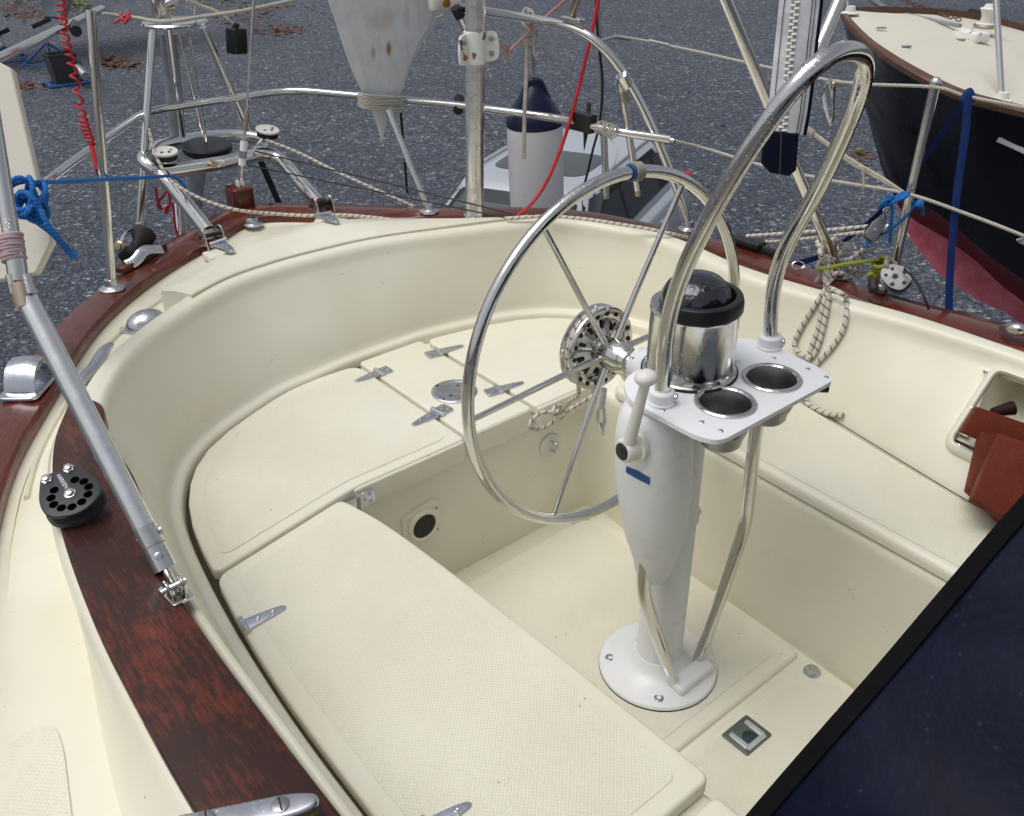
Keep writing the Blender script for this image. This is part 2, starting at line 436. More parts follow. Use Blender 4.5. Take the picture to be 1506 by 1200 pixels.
        for poly in me.polygons: poly.use_smooth = True
        me.set_sharp_from_angle(angle=math.radians(angle))
        o = bpy.data.objects.new(name, me); COL.objects.link(o)
        if parent is not None:
            o.parent = parent; o.matrix_parent_inverse = world(parent).inverted()
        return o
def world(o):
    m = o.matrix_basis.copy()
    return (world(o.parent) @ o.matrix_parent_inverse @ m) if o.parent else m
def tag(o, label=None, category=None, group=None, kind=None):
    if label: o['label'] = label
    if category: o['category'] = category
    if group: o['group'] = group
    if kind: o['kind'] = kind
    return o
def thing(name, loc, label, category, group=None):
    o = bpy.data.objects.new(name, None); COL.objects.link(o); o.location = loc; o.empty_display_size = .1
    return tag(o, label, category, group)
def one(name, mb, m, label, category, group=None):
    return tag(mb.build(name, m), label, category, group)
def frame(xdir, zdir=(0,0,1)):
    z = V(zdir).normalized(); x = V(xdir); x = (x-z*x.dot(z)).normalized(); y = z.cross(x)
    return Matrix((x, y, z)).transposed()
def at(p, R): return Matrix.Translation(V(p)) @ R.to_4x4()
def rope(pts, r, n=6, seg=8): return MB().tube(cat(pts, n), r, seg)
def coil_pts(a, b, R, turns, n=10, wob=0.):
    a, b = V(a), V(b); ax = (b-a).normalized(); e1 = ax.orthogonal().normalized(); e2 = ax.cross(e1)
    N_ = int(turns*n)
    return [a.lerp(b, i/N_)+(e1*math.cos(2*PI*i/n)+e2*math.sin(2*PI*i/n))*R*(1+wob*math.sin(i*.7)) for i in range(N_+1)]
#PART2
# ================================================================== the ground
GZ = -2.3
g = MB()
xs = [-120, -40, -10, 0, 5, 10, 15, 20, 30, 45, 80, 200, 400]
g.loft([[(x, y, GZ) for x in xs] for y in (-150, -40, -8, 0, 4, 8, 12, 18, 26, 40, 80, 200, 400)])
tag(g.build('gravel_yard', 'gravel'), kind='structure')

# ================================================================== our sailboat
boat = thing('sailboat', (0, .4, GZ), 'cream sailboat cockpit with mahogany rail, hatches and curved coaming in the foreground', 'sailboat')

# stations run from the forward right end round the stern to the forward left end
A = [(.48,-1.3),(.589,-.459),(.644,-.125),(.694,.151),(.722,.42),(.70,.72),(.61,.93),(.447,1.068),(.174,1.14),(.03,1.147),(-.10,1.147),(-.25,1.132),
     (-.402,1.105),(-.652,.983),(-.785,.794),(-.846,.513),(-.882,.12),(-.888,-.3),(-.888,-1.3)]
O = [(.335,-1.3),(.338,-.47),(.345,-.12),(.35,.16),(.35,.40),(.35,.53),(.335,.588),(.28,.605),(.12,.606),(.02,.606),(-.10,.606),(-.2,.606),
     (-.32,.604),(-.44,.60),(-.487,.565),(-.452,.36),(-.435,.05),(-.428,-.3),(-.428,-1.3)]
C = [(.85,-1.3,.672),(.85,-.40,.672),(.835,-.08,.672),(.79,.17,.672),(.755,.45,.672),(.775,.76,.675),(.715,.99,.68),(.594,1.106,.686),(.259,1.233,.69),(.08,1.287,.69),(-.08,1.305,.69),(-.24,1.306,.69),
     (-.419,1.268,.69),(-.68,1.11,.69),(-.84,.92,.695),(-.945,.64,.71),(-1.003,.16,.72),(-1.01,-.3,.72),(-1.005,-1.3,.72)]
RI = [(.98,-1.3),(.965,-.29),(.93,-.01),(.93,.24),(.925,.52),(.915,.82),(.83,1.10),(.66,1.33),(.30,1.60),(.16,1.76),(-.02,1.90),(-.21,1.80),
      (-.469,1.638),(-.711,1.415),(-.926,1.102),(-1.12,.76),(-1.30,.22),(-1.41,-.3),(-1.5,-1.3)]
RO = [(1.12,-1.3),(1.098,-.22),(1.052,.05),(1.03,.22),(1.015,.48),(.985,.80),(.90,1.14),(.75,1.36),(.46,1.635),(.247,1.846),(-.005,2.055),(-.263,1.93),
      (-.55,1.72),(-.83,1.44),(-1.04,1.12),(-1.235,.78),(-1.42,.24),(-1.53,-.3),(-1.62,-1.3)]
NS = 9
def ring(st, z=None): return cat([V((p[0], p[1], p[2] if len(p) > 2 else z)) for p in st], NS)
rA, rO, rC, rI, rX = ring(A, .415), ring(O, .4), ring(C), ring(RI, .605), ring(RO, .62)
NP = len(rA)
def blend(a, b, t, z=None):
    out = [p.lerp(q, t) for p, q in zip(a, b)]
    return [V((p.x, p.y, z)) for p in out] if z is not None else out
def toward(a, b, d, z=None, dz=0.):
    """move ring a horizontally by d towards ring b"""
    out = []
    for p, q in zip(a, b):
        u = V((q.x-p.x, q.y-p.y, 0)); u = u.normalized() if u.length > 1e-6 else u
        r = p+u*d; r.z = (z if z is not None else p.z)+dz; out.append(r)
    return out
ZB = .386                                       # bench level under the lids
def ledge(d, z):
    """moulded lip outside the lids; it dies out along the right-hand seat"""
    out = []
    for p, q in zip(toward(rA, rO, d, z), toward(rA, rO, d*.12, .405+(z-.405)*.35)):
        t = max(0., min(1., (p.y-.35)/.35)) if p.x > .3 else 1.
        out.append(q.lerp(p, t*t*(3-2*t)))
    return out
# --- cockpit moulding: well wall, bench level, ledge, coaming wall and rounded coaming top
def slant(z, k_): return [q.lerp(r, max(0., min(1., (q.y-.40)/.2))) for q, r in zip(toward(rO, rA, -.028*k_, z), toward(rO, rA, -.006*k_, z))]
rows = [slant(-.012, 1), slant(.02, .95), toward(rO, rA, 0, .33), toward(rO, rA, 0, .36), toward(rO, rA, .004, .378), toward(rO, rA, .014, ZB)]
rows += [toward(rA, rO, .0, ZB), ledge(-.002, .408), ledge(-.006, .416), ledge(-.014, .419), ledge(-.024, .421)]
foot = ledge(-.030, .427)
topi = [p.copy() for p in rC]
w0 = len(rows)
NW = 14
for i in range(NW+1):
    t = i/NW
    if i == 0: rows.append(foot); continue
    # concave cove at the foot, straight above
    zz = [f.z+(c.z-.03-f.z)*t for f, c in zip(foot, topi)]
    hor = t**1.0-.10*math.sin(PI*t)*(1-t)
    rows.append([V((f.x+(c.x-f.x)*hor, f.y+(c.y-f.y)*hor, z)) for f, c, z in zip(foot, topi, zz)])
w1 = len(rows)-1
out1 = toward(rC, rI, 1.)
for a in (25, 50, 75, 90):
    a = math.radians(a); rows.append(toward(rC, rI, .022*(1-math.cos(a)), None, -.03+.03*math.sin(a)))
rows.append(toward(rC, rI, .055, None, .001)); 
for a in (30, 60, 90):
    a = math.radians(a); rows.append(toward(rC, rI, .055+.02*math.sin(a), None, .001-.02*(1-math.cos(a))))
rows.append(toward(rC, rI, .095, .625)); rows.append(toward(rC, rI, .112, .609)); rows.append(toward(rC, rI, .13, .605))
ck = MB(); base_rows = [[ck.add(p) for p in r] for r in rows]
# wall recess on the right-hand side (open cubby): the wall faces inside it are left out
def wall_hit_builder():
    v = [tuple(p) for p in ck.v]; f = []
    for i in range(len(rows)-1):
        for j in range(NP-1): f.append((base_rows[i][j], base_rows[i][j+1], base_rows[i+1][j+1], base_rows[i+1][j]))
    return BVHTree.FromPolygons(v, f), f
bvh, allf = wall_hit_builder()
def H(px, py, off=0.):
    """where a sight line meets the cockpit moulding, lifted off by off"""
    r = ray(px, py).normalized(); loc, nrm, i, d = bvh.ray_cast(CAM, r)
    if loc is None: return P(px, py, z=.5)
    if nrm.dot(r) > 0: nrm = -nrm
    return loc+nrm*off
c_tl, c_bl = H(1452, 548), H(1424, 652)
zt, zb_ = c_tl.z, c_bl.z
y_aft = (c_tl.y+c_bl.y)/2
def in_cubby(c): return zb_ < c.z < zt and y_aft-.42 < c.y < y_aft and c.x > .3
for fi in allf:
    c = sum((ck.v[i] for i in fi), V((0,0,0)))/4
    if not in_cubby(c): ck.face(fi)
coam = ck.build('cockpit_moulding', 'gel', boat, angle=50)
print('cubby', c_tl, c_bl)
# recess box + raised frame
def wall_at(y, z):
    loc, nrm, i, d = bvh.ray_cast(V((.2, y, z)), V((1,0,0)))
    return loc if loc else V((.75, y, z))
y0, y1 = y_aft-.43, y_aft+.005
q = [wall_at(y1, zb_), wall_at(y1, zt), wall_at(y0, zt), wall_at(y0, zb_)]
rc = MB(); zl, zh = zb_-.004, zt+.004
loop = [V((p.x, p.y, z)) for p, z in zip(q, (zl, zh, zh, zl))]
back = [p+V((.17, 0, 0)) for p in loop]; back[0].y -= .015; back[1].y -= .015
rc.loft([loop, back], True, False, True)
rc.build('cubby_recess', 'gel', boat, angle=20)
fr = MB(); loop2 = [wall_at(y1+.010, zl-.012), wall_at(y1+.010, zh+.012), wall_at(y0, zh+.012), wall_at(y0, zl-.012)]
inward = V((-.008, 0, 0))
big = [p+inward for p in bend([loop2[3], loop2[0], loop2[1], loop2[2]], .03)]
fr.tube(big, .015, 12, flat=.6, flat_dir=(0,.7,.7))
frm = fr.build('cubby_frame', 'gel', boat)
for px, py in ((1455,543),(1433,597),(1415,652)):
    h = wall_at(H(px, py).y, H(px, py).z)+V((-.018, 0, 0))
    MB().lathe([(.0055,0),(.0055,.003),(.003,.004)], h, (-1,0,.5), 10).build('screw', 'steel', frm)

# --- side deck and stern deck
dk = MB(); d0 = toward(rC, rI, .12, .604)
dk.loft([d0, blend(d0, rI, .3, .612), blend(d0, rI, .6, .606), blend(d0, rI, .8, .600), toward(rI, rC, .02, .604), toward(rI, rC, -.02, .612)])
dk.build('deck', 'gel', boat)
rd = MB(); bl = blend(d0, rI, .62, .606)
rd.tube([p for p in bl[NP*11//18:int(15.2*NS)]], .011, 8, flat=.5, flat_dir=(0,0,1)); rd.build('deck_bead', 'gel', boat)
sbv = BVHTree.FromPolygons([tuple(v) for v in dk.v], dk.f)
sn = MB(); sn.sheet(roundpoly([tuple(P(*q, z=.615).xy) for q in ((4,1100),(28,1070),(78,1060),(92,1095),(112,1260),(-60,1300),(-60,1180))], .03), .6135)
for v_ in sn.v:
    lo_, n__, i__, d__ = sbv.ray_cast(V((v_.x, v_.y, 1.)), V((0,0,-1)))
    if lo_: v_.z = lo_.z+.0022
sn.build('side_deck_nonskid', 'grip', boat)

# --- mahogany cap rail, cut in lengths
def rail_seg(i0, i1):
    mb = MB(); a = rI[i0:i1]; b = rX[i0:i1]
    def off(d, z): return [p+(q-p).normalized()*d for p, q in zip(a, b)] if d <= .06 else [q+(p-q).normalized()*(.12-d) for p, q in zip(a, b)]
    def R(t, z): return [V((p.x+(q.x-p.x)*t, p.y+(q.y-p.y)*t, z)) for p, q in zip(a, b)]
    prof = [(.0,.585),(.0,.622),(.02,.632),(.08,.638),(.5,.643),(.92,.638),(.98,.632),(1.0,.622),(1.0,.575),(.95,.56)]
    ss = [0.]
    for p, q in zip(a[:-1], a[1:]): ss.append(ss[-1]+(q-p).length)
    ss = [x+i0*.37 for x in ss]
    mb.loft([R(t, z) for t, z in prof], uvs=(ss, [t*.13+.0 for t, z in prof])); 
    for ii in (0, -1):
        mb.face(tuple(mb.add(R(t, z)[ii]) for t, z in prof))
    mb.build('cap_rail', 'mahog', boat, angle=35)
cuts = [0, int(5.2*NS), 9*NS, 10*NS, 11*NS+3, int(13.4*NS), int(16*NS), NP]
for a_, b_ in zip(cuts[:-1], cuts[1:]): rail_seg(a_, min(NP, b_+1))
# hull side below the rail down to the keel
hl = MB()
def hullring(f, z, cy=.0): return [V((p.x*f, (p.y-.0)*f+cy*(1-f), z)) for p in rX]
hl.loft([toward(rX, rI, .02, .585), toward(rX, rI, -.0, .3), hullring(.96, -.1), hullring(.84, -.6), hullring(.6, -1.0), hullring(.25, -1.35), hullring(.06, -1.5), hullring(.05, GZ+.05)])
hl.build('hull', 'gel', boat)

# --- stern hatch: the raised box aft of the coaming
bo = cat([P(*q, z=.675) for q in ((236,428),(300,388),(345,362),(400,340),(460,325),(520,321),(600,321))]+[V((.47,1.30,.675)), V((.55,1.21,.675))], 8)
i_s, i_e = int(12.4*NS), int(7.2*NS)
bi = toward(rC, rI, .045, .6905)[i_e:i_s+1]; bi = list(reversed(bi))
def resample(pts, n):
    L = [0]
    for a, b in zip(pts[:-1], pts[1:]): L.append(L[-1]+(b-a).length)
    out = []; k = 0
    for i in range(n):
        t = L[-1]*i/(n-1)
        while k < len(L)-2 and L[k+1] < t: k += 1
        out.append(pts[k].lerp(pts[k+1], (t-L[k])/max(1e-9, L[k+1]-L[k])))
    return out
n_ = 60; bi = resample(bi, n_); bo = resample(bo, n_)
# start the inner edge where the photo shows the box end
bx = MB()
def bz(t, z): return [V((p.x+(q.x-p.x)*t, p.y+(q.y-p.y)*t, p.z+(q.z-p.z)*t+z)) for p, q in zip(bi, bo)]
rings = [bz(0, -.03), bz(0, .004), bz(.03, .009), bz(.3, .010), bz(.62, .008), bz(.93, .002), bz(.985, -.005), bz(1.0, -.018), bz(1.02, -.075)]
bx.loft(rings)
for ii in (0, -1): bx.face(tuple(bx.add(r[ii]) for r in rings))
hatch_s = bx.build('stern_hatch', 'gel', boat, angle=32)
sl = MB(); sl.tube([p+V((0,0,.0045)) for p in toward(rC, rI, .046, .692)[i_e:i_s+1]], .0035, 6); sl.build('hatch_seam', 'gel', hatch_s)

# --- lids -----------------------------------------------------------------
def hinge_mesh(butt=True):
    mb = MB()
    mb.slab(roundpoly([(.004,-.017),(.06,-.0125),(.088,-.007),(.094,0),(.088,.007),(.06,.0125),(.004,.017)], .006, 2), 0, .0055, .0018)
    if butt: mb.slab(roundpoly([(-.044,-.021),(-.005,-.021),(-.005,.021),(-.044,.021)], .005, 2), 0, .0055, .0018)
    mb.tube([(0,-.022,.006),(0,.022,.006)], .0072, 10)
    for x, y in ((.03,0),(.062,0),(-.03,-.011),(-.03,.011),(-.016,0))[:5 if butt else 2]: mb.lathe([(.0052,.004),(.0052,.0066),(.0035,.0072),(.001,.0062)], (x, y, 0), (0,0,1), 10)
    return mb
_h = {}
def hinge(parent, knuckle, tip, z, butt=True, zdir=(0,0,1), src=None):
    a = P(*knuckle, z=z) if src is None else src[0]; b = P(*tip, z=z) if src is None else src[1]
    o = hinge_mesh(butt).build('hinge', 'chrome_old') if butt not in _h else _h[butt].copy()
    if butt not in _h: _h[butt] = o
    else: COL.objects.link(o)
    s = max(.85, min(1.25, (b-a).length/.094))
    m = at(a, frame(b-a, zdir)) @ Matrix.Scale(s, 4)
    o.parent = parent; o.matrix_parent_inverse = world(parent).inverted() @ m
    return o
ZL = .418
def lid(name, poly, r=.02, z0=ZB+.004, z1=ZL, edge=.007, grip=None, extra=None, parent=boat):
    raw = poly; poly = roundpoly(poly, r, 6)
    mb = MB().slab(poly, z0, z1, edge, n=4)
    if extra: extra(mb)
    o = mb.build(name, 'gel', parent, angle=50)
    if grip: MB().sheet(roundpoly([tuple(q) for q in inset2([V(q_[:2]) for q_ in raw], grip)], .03, 5), z1+.0012).build('nonskid_panel', 'grip', o)
    return o
def arc(st0, st1, ins, step=3):
    pts = toward(rA, rO, ins)[int(st0*NS):int(st1*NS)+1:step]
    return [(p.x, p.y, .004) for p in pts]
# brown strip painting the shadow in the gap round the lids
gt = MB(); gt.loft([toward(rA, rO, .001, ZB+.0025)[int(9.5*NS):], toward(rA, rO, .026, ZB+.0025)[int(9.5*NS):]]); gt.build('lid_gap_shade', 'caulk_gap_shade', boat)
# left bench lid (curved outer edge) with its hanging front lip
lb = [(-.122,1.135-.02,.05)]+arc(11.0, 14.95, .012)+[(-.832,.515,.03),(-.497,.583,.02),(-.44,.592,.02),(-.122,.592,.016)]
def lip_l(mb): mb.box((-.29, .597, .382), (.33, .022, .062), None, .006)
left_bench = lid('bench_lid', lb, .02, grip=.032, extra=lip_l)
rb_ = [(.122,1.115,.05)]+[(p[0], p[1], .004) for p in reversed(arc(6.1, 8.2, .03))]+[(.64,.80,.03),(.345,.592,.03),(.122,.592,.016)]
def lip_r(mb): mb.box((.225, .597, .382), (.20, .022, .062), None, .006)
right_bench = lid('bench_lid', rb_, .02, grip=None, extra=lip_r)
cs = [(-.110,1.128),(.110,1.128),(.110,.598),(-.110,.598)]
strip = lid('bench_centre_panel', cs, .015, z1=.4165, extra=lambda mb: mb.box((0,.603,.38),(.216,.012,.066),None,.003))
# left seat lid
ls = [(-.497,.573,.022),(-.468,.448,.1),(-.452,.255,.1),(-.434,-.10,.1),(-.423,-.468,.022),(-.878,-.468,.022),(-.879,-.09,.1),(-.875,.12,.1),(-.858,.338,.1),(-.835,.505,.03)]
left_seat = lid('seat_lid', ls, .02, edge=.0075, grip=.036)
ls2 = [(-.43,-.485,.02),(-.43,-1.25),(-.87,-1.25),(-.868,-.485,.02)]
seat2 = lid('seat_lid', ls2, .02, z1=.405, edge=.014, grip=.04)
rs = [(.352,.53,.02),(.354,.16,.1),(.348,-.12,.1),(.341,-.47,.1),(.338,-1.25),(.505,-1.25,.02),(.587,-.459,.1),(.641,-.125,.1),(.691,.151,.1),(.716,.40,.1),(.70,.57,.03),(.66,.70,.04)]
right_seat = lid('seat_lid', rs, .02, edge=.016, grip=.024)
sm = MB(); sm.tube([p for p in toward(rA, rO, .0015, .4165)[:int(4.6*NS)]], .0013, 6); sm.build('seat_seam', 'caulk_gap_shade', boat)
# inboard edges of the seats: lip that hangs over the well
hinge(left_bench, (557,549), (521,563), ZL); hinge(left_bench, (643,608), (605,628), ZL)
hinge(right_bench, (645,519), (682,509), ZL); hinge(right_bench, (733,574), (771,563), ZL)
hinge(left_seat, (359,922), (422,893), ZL, False)
hinge(left_seat, (628,1219), (678,1191), ZL, False)
hinge(hatch_s, None, None, 0, False, zdir=(-.1,.1,1), src=(P(322,360,z=.684), P(353,381,z=.69)))
hinge(hatch_s, None, None, 0, False, zdir=(.05,.1,1), src=(P(476,319,z=.684), P(507,338,z=.69)))
# hinge of the bench lid on the well wall
hinge(left_bench, None, None, 0, zdir=(0,-1,0), src=(P(528,737,y=.580), P(528,737,y=.580)+V((-.09,0,0))))
# coaming strip and bead between seat and left plank
bd = MB(); sg = toward(rC, rI, -.012)[int(15.4*NS):]
bd.tube([p+V((0,0,-.012)) for p in sg], .013, 10, flat=.8, flat_dir=(0,0,1)); bd.build('coaming_bead', 'gel', boat)

# --- well floor
MB().slab([(-.5,.7),(.42,.7),(.42,-1.3),(-.5,-1.3)], -.06, -.012, .002).build('well_floor', 'gel', boat)
fp = [(-.36,.545,.05),(-.36,-.197,.02),(.303,-.197,.02),(.312,.50,.09),(.25,.545,.05)]
floor_a = lid('floor_panel', fp, .02, -.012, 0., .010, grip=.04)
fb = [(-.36,-.212,.01),(-.36,-1.2,.01),(.305,-1.2,.01),(.305,-.275,.01),(.275,-.272,.012),(.262,-.235,.015),(.20,-.228,.015),(.19,-.212,.01)]
floor_b = lid('floor_panel', fb, .01, -.012, -.002, .005, grip=.022)
# flush lift latch in the forward panel
la = MB(); qc = [P(1062,1081,z=.0), P(1099,1051,z=.0), P(1137,1079,z=.0), P(1094,1116,z=.0)]
lc = sum(qc, V((0,0,0)))/4; lx = (qc[1]-qc[0]).normalized(); wx = (qc[1]-qc[0]).length; wy = (qc[3]-qc[0]).length
LM = at(V((lc.x, lc.y, -.001)), frame(lx))
la.slab(roundpoly([(-wx/2,-wy/2),(wx/2,-wy/2),(wx/2,wy/2),(-wx/2,wy/2)], .004, 2), 0, .004, .001, LM)
for x, y in ((-.4,.4),(.4,.4),(.4,-.42),(-.1,.42),(-.4,-.42)): la.lathe([(.0045,.004),(.0045,.0055),(.002,.006)], LM @ V((x*wx, y*wy, 0)), (0,0,1), 8)
latch = la.build('flush_latch', 'bronze', floor_b)
lr = MB(); h = wx*.33
LR2 = LM
for c, s in (((0,-h*.9),(h*2,.012)),((h*.92,.0),(.012,h*1.7)),((-h*.92,.0),(.012,h*1.7))): lr.slab(roundpoly([(c[0]-s[0]/2,c[1]-s[1]/2),(c[0]+s[0]/2,c[1]-s[1]/2),(c[0]+s[0]/2,c[1]+s[1]/2),(c[0]-s[0]/2,c[1]+s[1]/2)], .002, 2), .004, .0068+abs(c[0])*.004, .0008, LR2)
lr.build('lift_ring', 'chrome_bright', latch)
MB().lathe([(h*.62,.0041),(h*.55,.0045),(.001,.0046)], LR2 @ V((0,-h*.32,0)), (0,0,1), 20).build('finger_cup', 'bronze_dark', latch)
bp_ = P(1194,988,z=0)
MB().lathe([(.0,.0),(.020,.0),(.020,.012),(.017,.016),(.006,.0165),(.005,.019),(.001,.019)], V((bp_.x,bp_.y,-.008)), (0,0,1), 22).build('deck_button', 'chrome_old', floor_b)
# bronze deck plate in the bench centre
dp = P(668,576,z=.417); rdp = size(34, dp)
pl = MB().lathe([(rdp,0),(rdp,.003),(rdp*.93,.0055),(rdp*.80,.0055),(rdp*.78,.004),(.001,.004)], dp, (0,0,1), 36).build('deck_plate', 'chrome_old', strip)
for i in range(4): MB().lathe([(.004,0),(.004,.0015),(.001,.002)], dp+V((math.cos(i*1.57+.4)*rdp*.86, math.sin(i*1.57+.4)*rdp*.86, .0053)), (0,0,1), 8).build('plate_screw', 'rubber', pl)
for i in range(2): MB().lathe([(.0035,0),(.0035,.0008),(.001,.001)], dp+V((math.cos(i*PI+.6)*rdp*.45, math.sin(i*PI+.6)*rdp*.45, .004)), (0,0,1), 8).build('key_hole', 'rubber', pl)
# padeye and vent on the aft wall of the well
YW = .603
pe = P(808,655,y=YW); ra = size(15, pe)
pd = MB().lathe([(ra,0),(ra,.004),(ra*.85,.007),(.001,.007)], V((pe.x, YW+.003, pe.z)), (0,-1,0), 26, sx=.9).build('padeye_plate', 'steel_dry', boat)
MB().tube(bend([V((pe.x+.004, YW, pe.z+.016)), V((pe.x+.004, YW-.028, pe.z+.014)), V((pe.x+.004, YW-.028, pe.z-.012)), V((pe.x+.004, YW, pe.z-.014))], .012), .0042, 10).build('eye', 'steel', pd)
MB().lathe([(ra*1.25,0),(ra*1.2,.004),(ra,.005),(.001,.005)], V((pe.x, YW, pe.z)), (0,-1,0), 26).build('backing_pad', 'oldwhite', pd)
ve = P(622,772,y=YW-.006)
vn = MB(); MV = at(V((ve.x, YW+.004, ve.z)), Matrix(((1,0,0),(0,0,-1),(0,1,0))))
vn.slab(roundpoly([(-.062,-.05),(.05,-.05),(.05,.038),(.062,.05),(.03,.064),(-.03,.05),(-.062,.05)], .012, 3), 0, .012, .003, MV)
vent = vn.build('engine_vent', 'gel', boat)
MB().lathe([(.047,.0),(.046,.009),(.040,.011),(.036,.009),(.035,.006)], V((ve.x, YW-.006, ve.z)), (0,-1,0), 30, False, False).build('vent_ring', 'gel', vent)
MB().lathe([(.036,0),(.001,0)], V((ve.x, YW-.0125, ve.z)), (0,-1,0), 30, False, True).build('vent_opening', 'rubber', vent)
for x, z in ((.043,.035),(.043,-.035)): MB().lathe([(.004,0),(.004,.002),(.001,.003)], V((ve.x+x, YW-.008, ve.z+z)), (0,-1,0), 8).build('vent_screw', 'rusty', vent)
# rounded recess and outlet low at the back right of the well
dr = P(898,752,y=.52); MB().lathe([(.030,0),(.030,.004),(.022,.006),(.001,.004)], V((.25,.53,-.012)), (0,0,1), 20).build('drain', 'rusty', boat)

# --- mahogany plank on the left coaming
pin = [(131,584),(152,598),(157,640),(197,700),(255,850),(300,930),(400,1065),(500,1195)]
pout = [(101,590),(79,650),(78,720),(95,800),(140,920),(200,1040),(290,1200)]
ZP = .745
pi_ = [P(*q, z=ZP) for q in pin]+[V((-1.0,-.75,ZP)), V((-.985,-1.0,ZP))]
po_ = [P(*q, z=ZP) for q in pout]+[V((-1.135,-.7,ZP)), V((-1.12,-1.0,ZP))]
poly = [p.xy for p in cat(pi_, 6)]+[p.xy for p in reversed(cat(po_, 6))]
MB().slab(poly, .712, ZP, .005, n=3).build('coaming_plank', 'plank', boat)
# outer face of the left coaming, sloping down to the side deck
oc = MB(); e_ = cat(po_, 6); f_ = cat([P(*q, z=.606) for q in ((70,700),(72,745),(86,810),(125,950),(173,1200))]+[V((-1.25,-.5,.606)), V((-1.25,-1.0,.606))], 8)
e_ = resample(e_, 50); f_ = resample(f_, 50)
oc.loft([[p+V((.02,0,-.012)) for p in e_], [p+V((-.006,0,-.014)) for p in e_], [p+V((-.014,0,-.024)) for p in e_], [a.lerp(b, .5)+V((0,0,-.012)) for a, b in zip(e_, f_)], [a.lerp(b, .92)+V((0,0,-.006)) for a, b in zip(e_, f_)], f_])
oc.build('coaming_side', 'gel', boat)
# chrome half dome on the side deck, bow cleat shape, jam cleat on the plank
# ================================================================== steering pedestal
ZT = .836
ped = thing('steering_pedestal', (0,0,0), 'white steering pedestal with compass, cup holders and bent steel guard tube standing in the well', 'steering pedestal')
b = MB().lathe([(.140,.0),(.142,.006),(.139,.012),(.128,.015),(.095,.024),(.075,.034),(.066,.045),(.060,.056),(.0575,.06)], (0,0,0), (0,0,1), 48)
b.box((.018,-.090,.026), (.125,.044,.030), frame((1,.03,0)), .008)
base = b.build('base_flange', 'white', ped)
MB().lathe([(.1425,-.003),(.1425,.004)], (0,0,0), (0,0,1), 48).build('bedding_seal', 'rubber', base)
for px, py in ((897,967),(969,1026),(1043,975)):
    q = P(px, py, z=.0185)
    bo_ = MB().lathe([(.0115,-.006),(.0115,.0006),(.0105,.0014),(.0055,.0014),(.0045,-.0012),(.001,-.0012)], q, (0,0,1), 18).build('bolt', 'chrome_old', base)
MB().lathe([(.0575,.045),(.0555,.06),(.054,.10),(.052,.5),(.050,.83)], (0,0,0), (0,0,1), 40).build('column', 'white', ped)
# engine control cover: a long tear-shaped housing on the left of the column
cv = MB(); secs = []
for py, l_, r_ in ((850,948,972),(847,941,978),(838,935,985),(820,932,993),(790,922,1003),(755,914,1010),(715,909,1015),(675,907,1016),(640,908,1016),(612,913,1014),(598,919,1011),(590,928,1004),(586,942,992)):
    c_ = P((l_+r_)/2, py, y=-.042); rr = size((r_-l_)/2, c_)
    ringp = []
    for j in range(40):
        a = 2*PI*j/40; cc_, ss_ = math.cos(a), math.sin(a)
        ringp.append(V((c_.x+math.copysign(abs(cc_)**.86, cc_)*rr*.98, c_.y+math.copysign(abs(ss_)**.86, ss_)*rr*1.02, c_.z)))
    secs.append(ringp)
cv.loft(secs, True, True, True)
cover = cv.build('control_cover', 'white', ped, angle=60)
cbvh = BVHTree.FromPolygons([tuple(v) for v in cv.v], cv.f)
def HC(px, py, off=0.):
    loc, n_, i, d = cbvh.ray_cast(CAM, ray(px, py).normalized())
    return (loc+n_*off*(1 if n_.dot(ray(px,py)) < 0 else -1), n_ if n_.dot(ray(px,py)) < 0 else -n_) if loc else (P(px, py, x=-.13), V((-1,0,0)))
# blue label, follows the cover
lbv = MB(); cs4 = [HC(*q, .0016)[0] for q in ((922,685),(939,692),(956,702),(956,713),(938,704),(921,694))]
lbv.face(tuple(lbv.add(p) for p in cs4)); lbv.build('blue_label', 'label_blue', cover)
# clip on the column side
q = P(1020,757,x=.05)
cl = MB(); cl.box((.055,q.y,q.z), (.010,.022,.045), None, .003); cl.box((.062,q.y,q.z+.006), (.008,.02,.008), None, .002); cl.build('clip', 'white', ped)
# throttle lever with pivot boss
(pv, nv) = HC(936,657); nv = V((-1,.12,.05)).normalized()
lv = MB(); lv.lathe([(.030,-.004),(.030,.004),(.024,.007),(.023,.030),(.020,.034)], pv, nv, 28); 
pt0 = pv+nv*.022; pt1 = P(950,560,x=pt0.x-.004)
lv.tube([pt0, pt0.lerp(pt1,.5), pt1], lambda t: .0125-.0035*t, 14)
lever = lv.build('throttle_lever', 'oldwhite', ped)
MB().lathe([(.0165,0),(.0165,.003),(.013,.006),(.001,.007)], pv+nv*.033, nv, 24).build('pivot_cap', 'black', lever)
MB().ball(pt1+V((0,0,.006)), .021, 18, 10, (1.05,.95,.68)).build('lever_knob', 'oldwhite', lever)
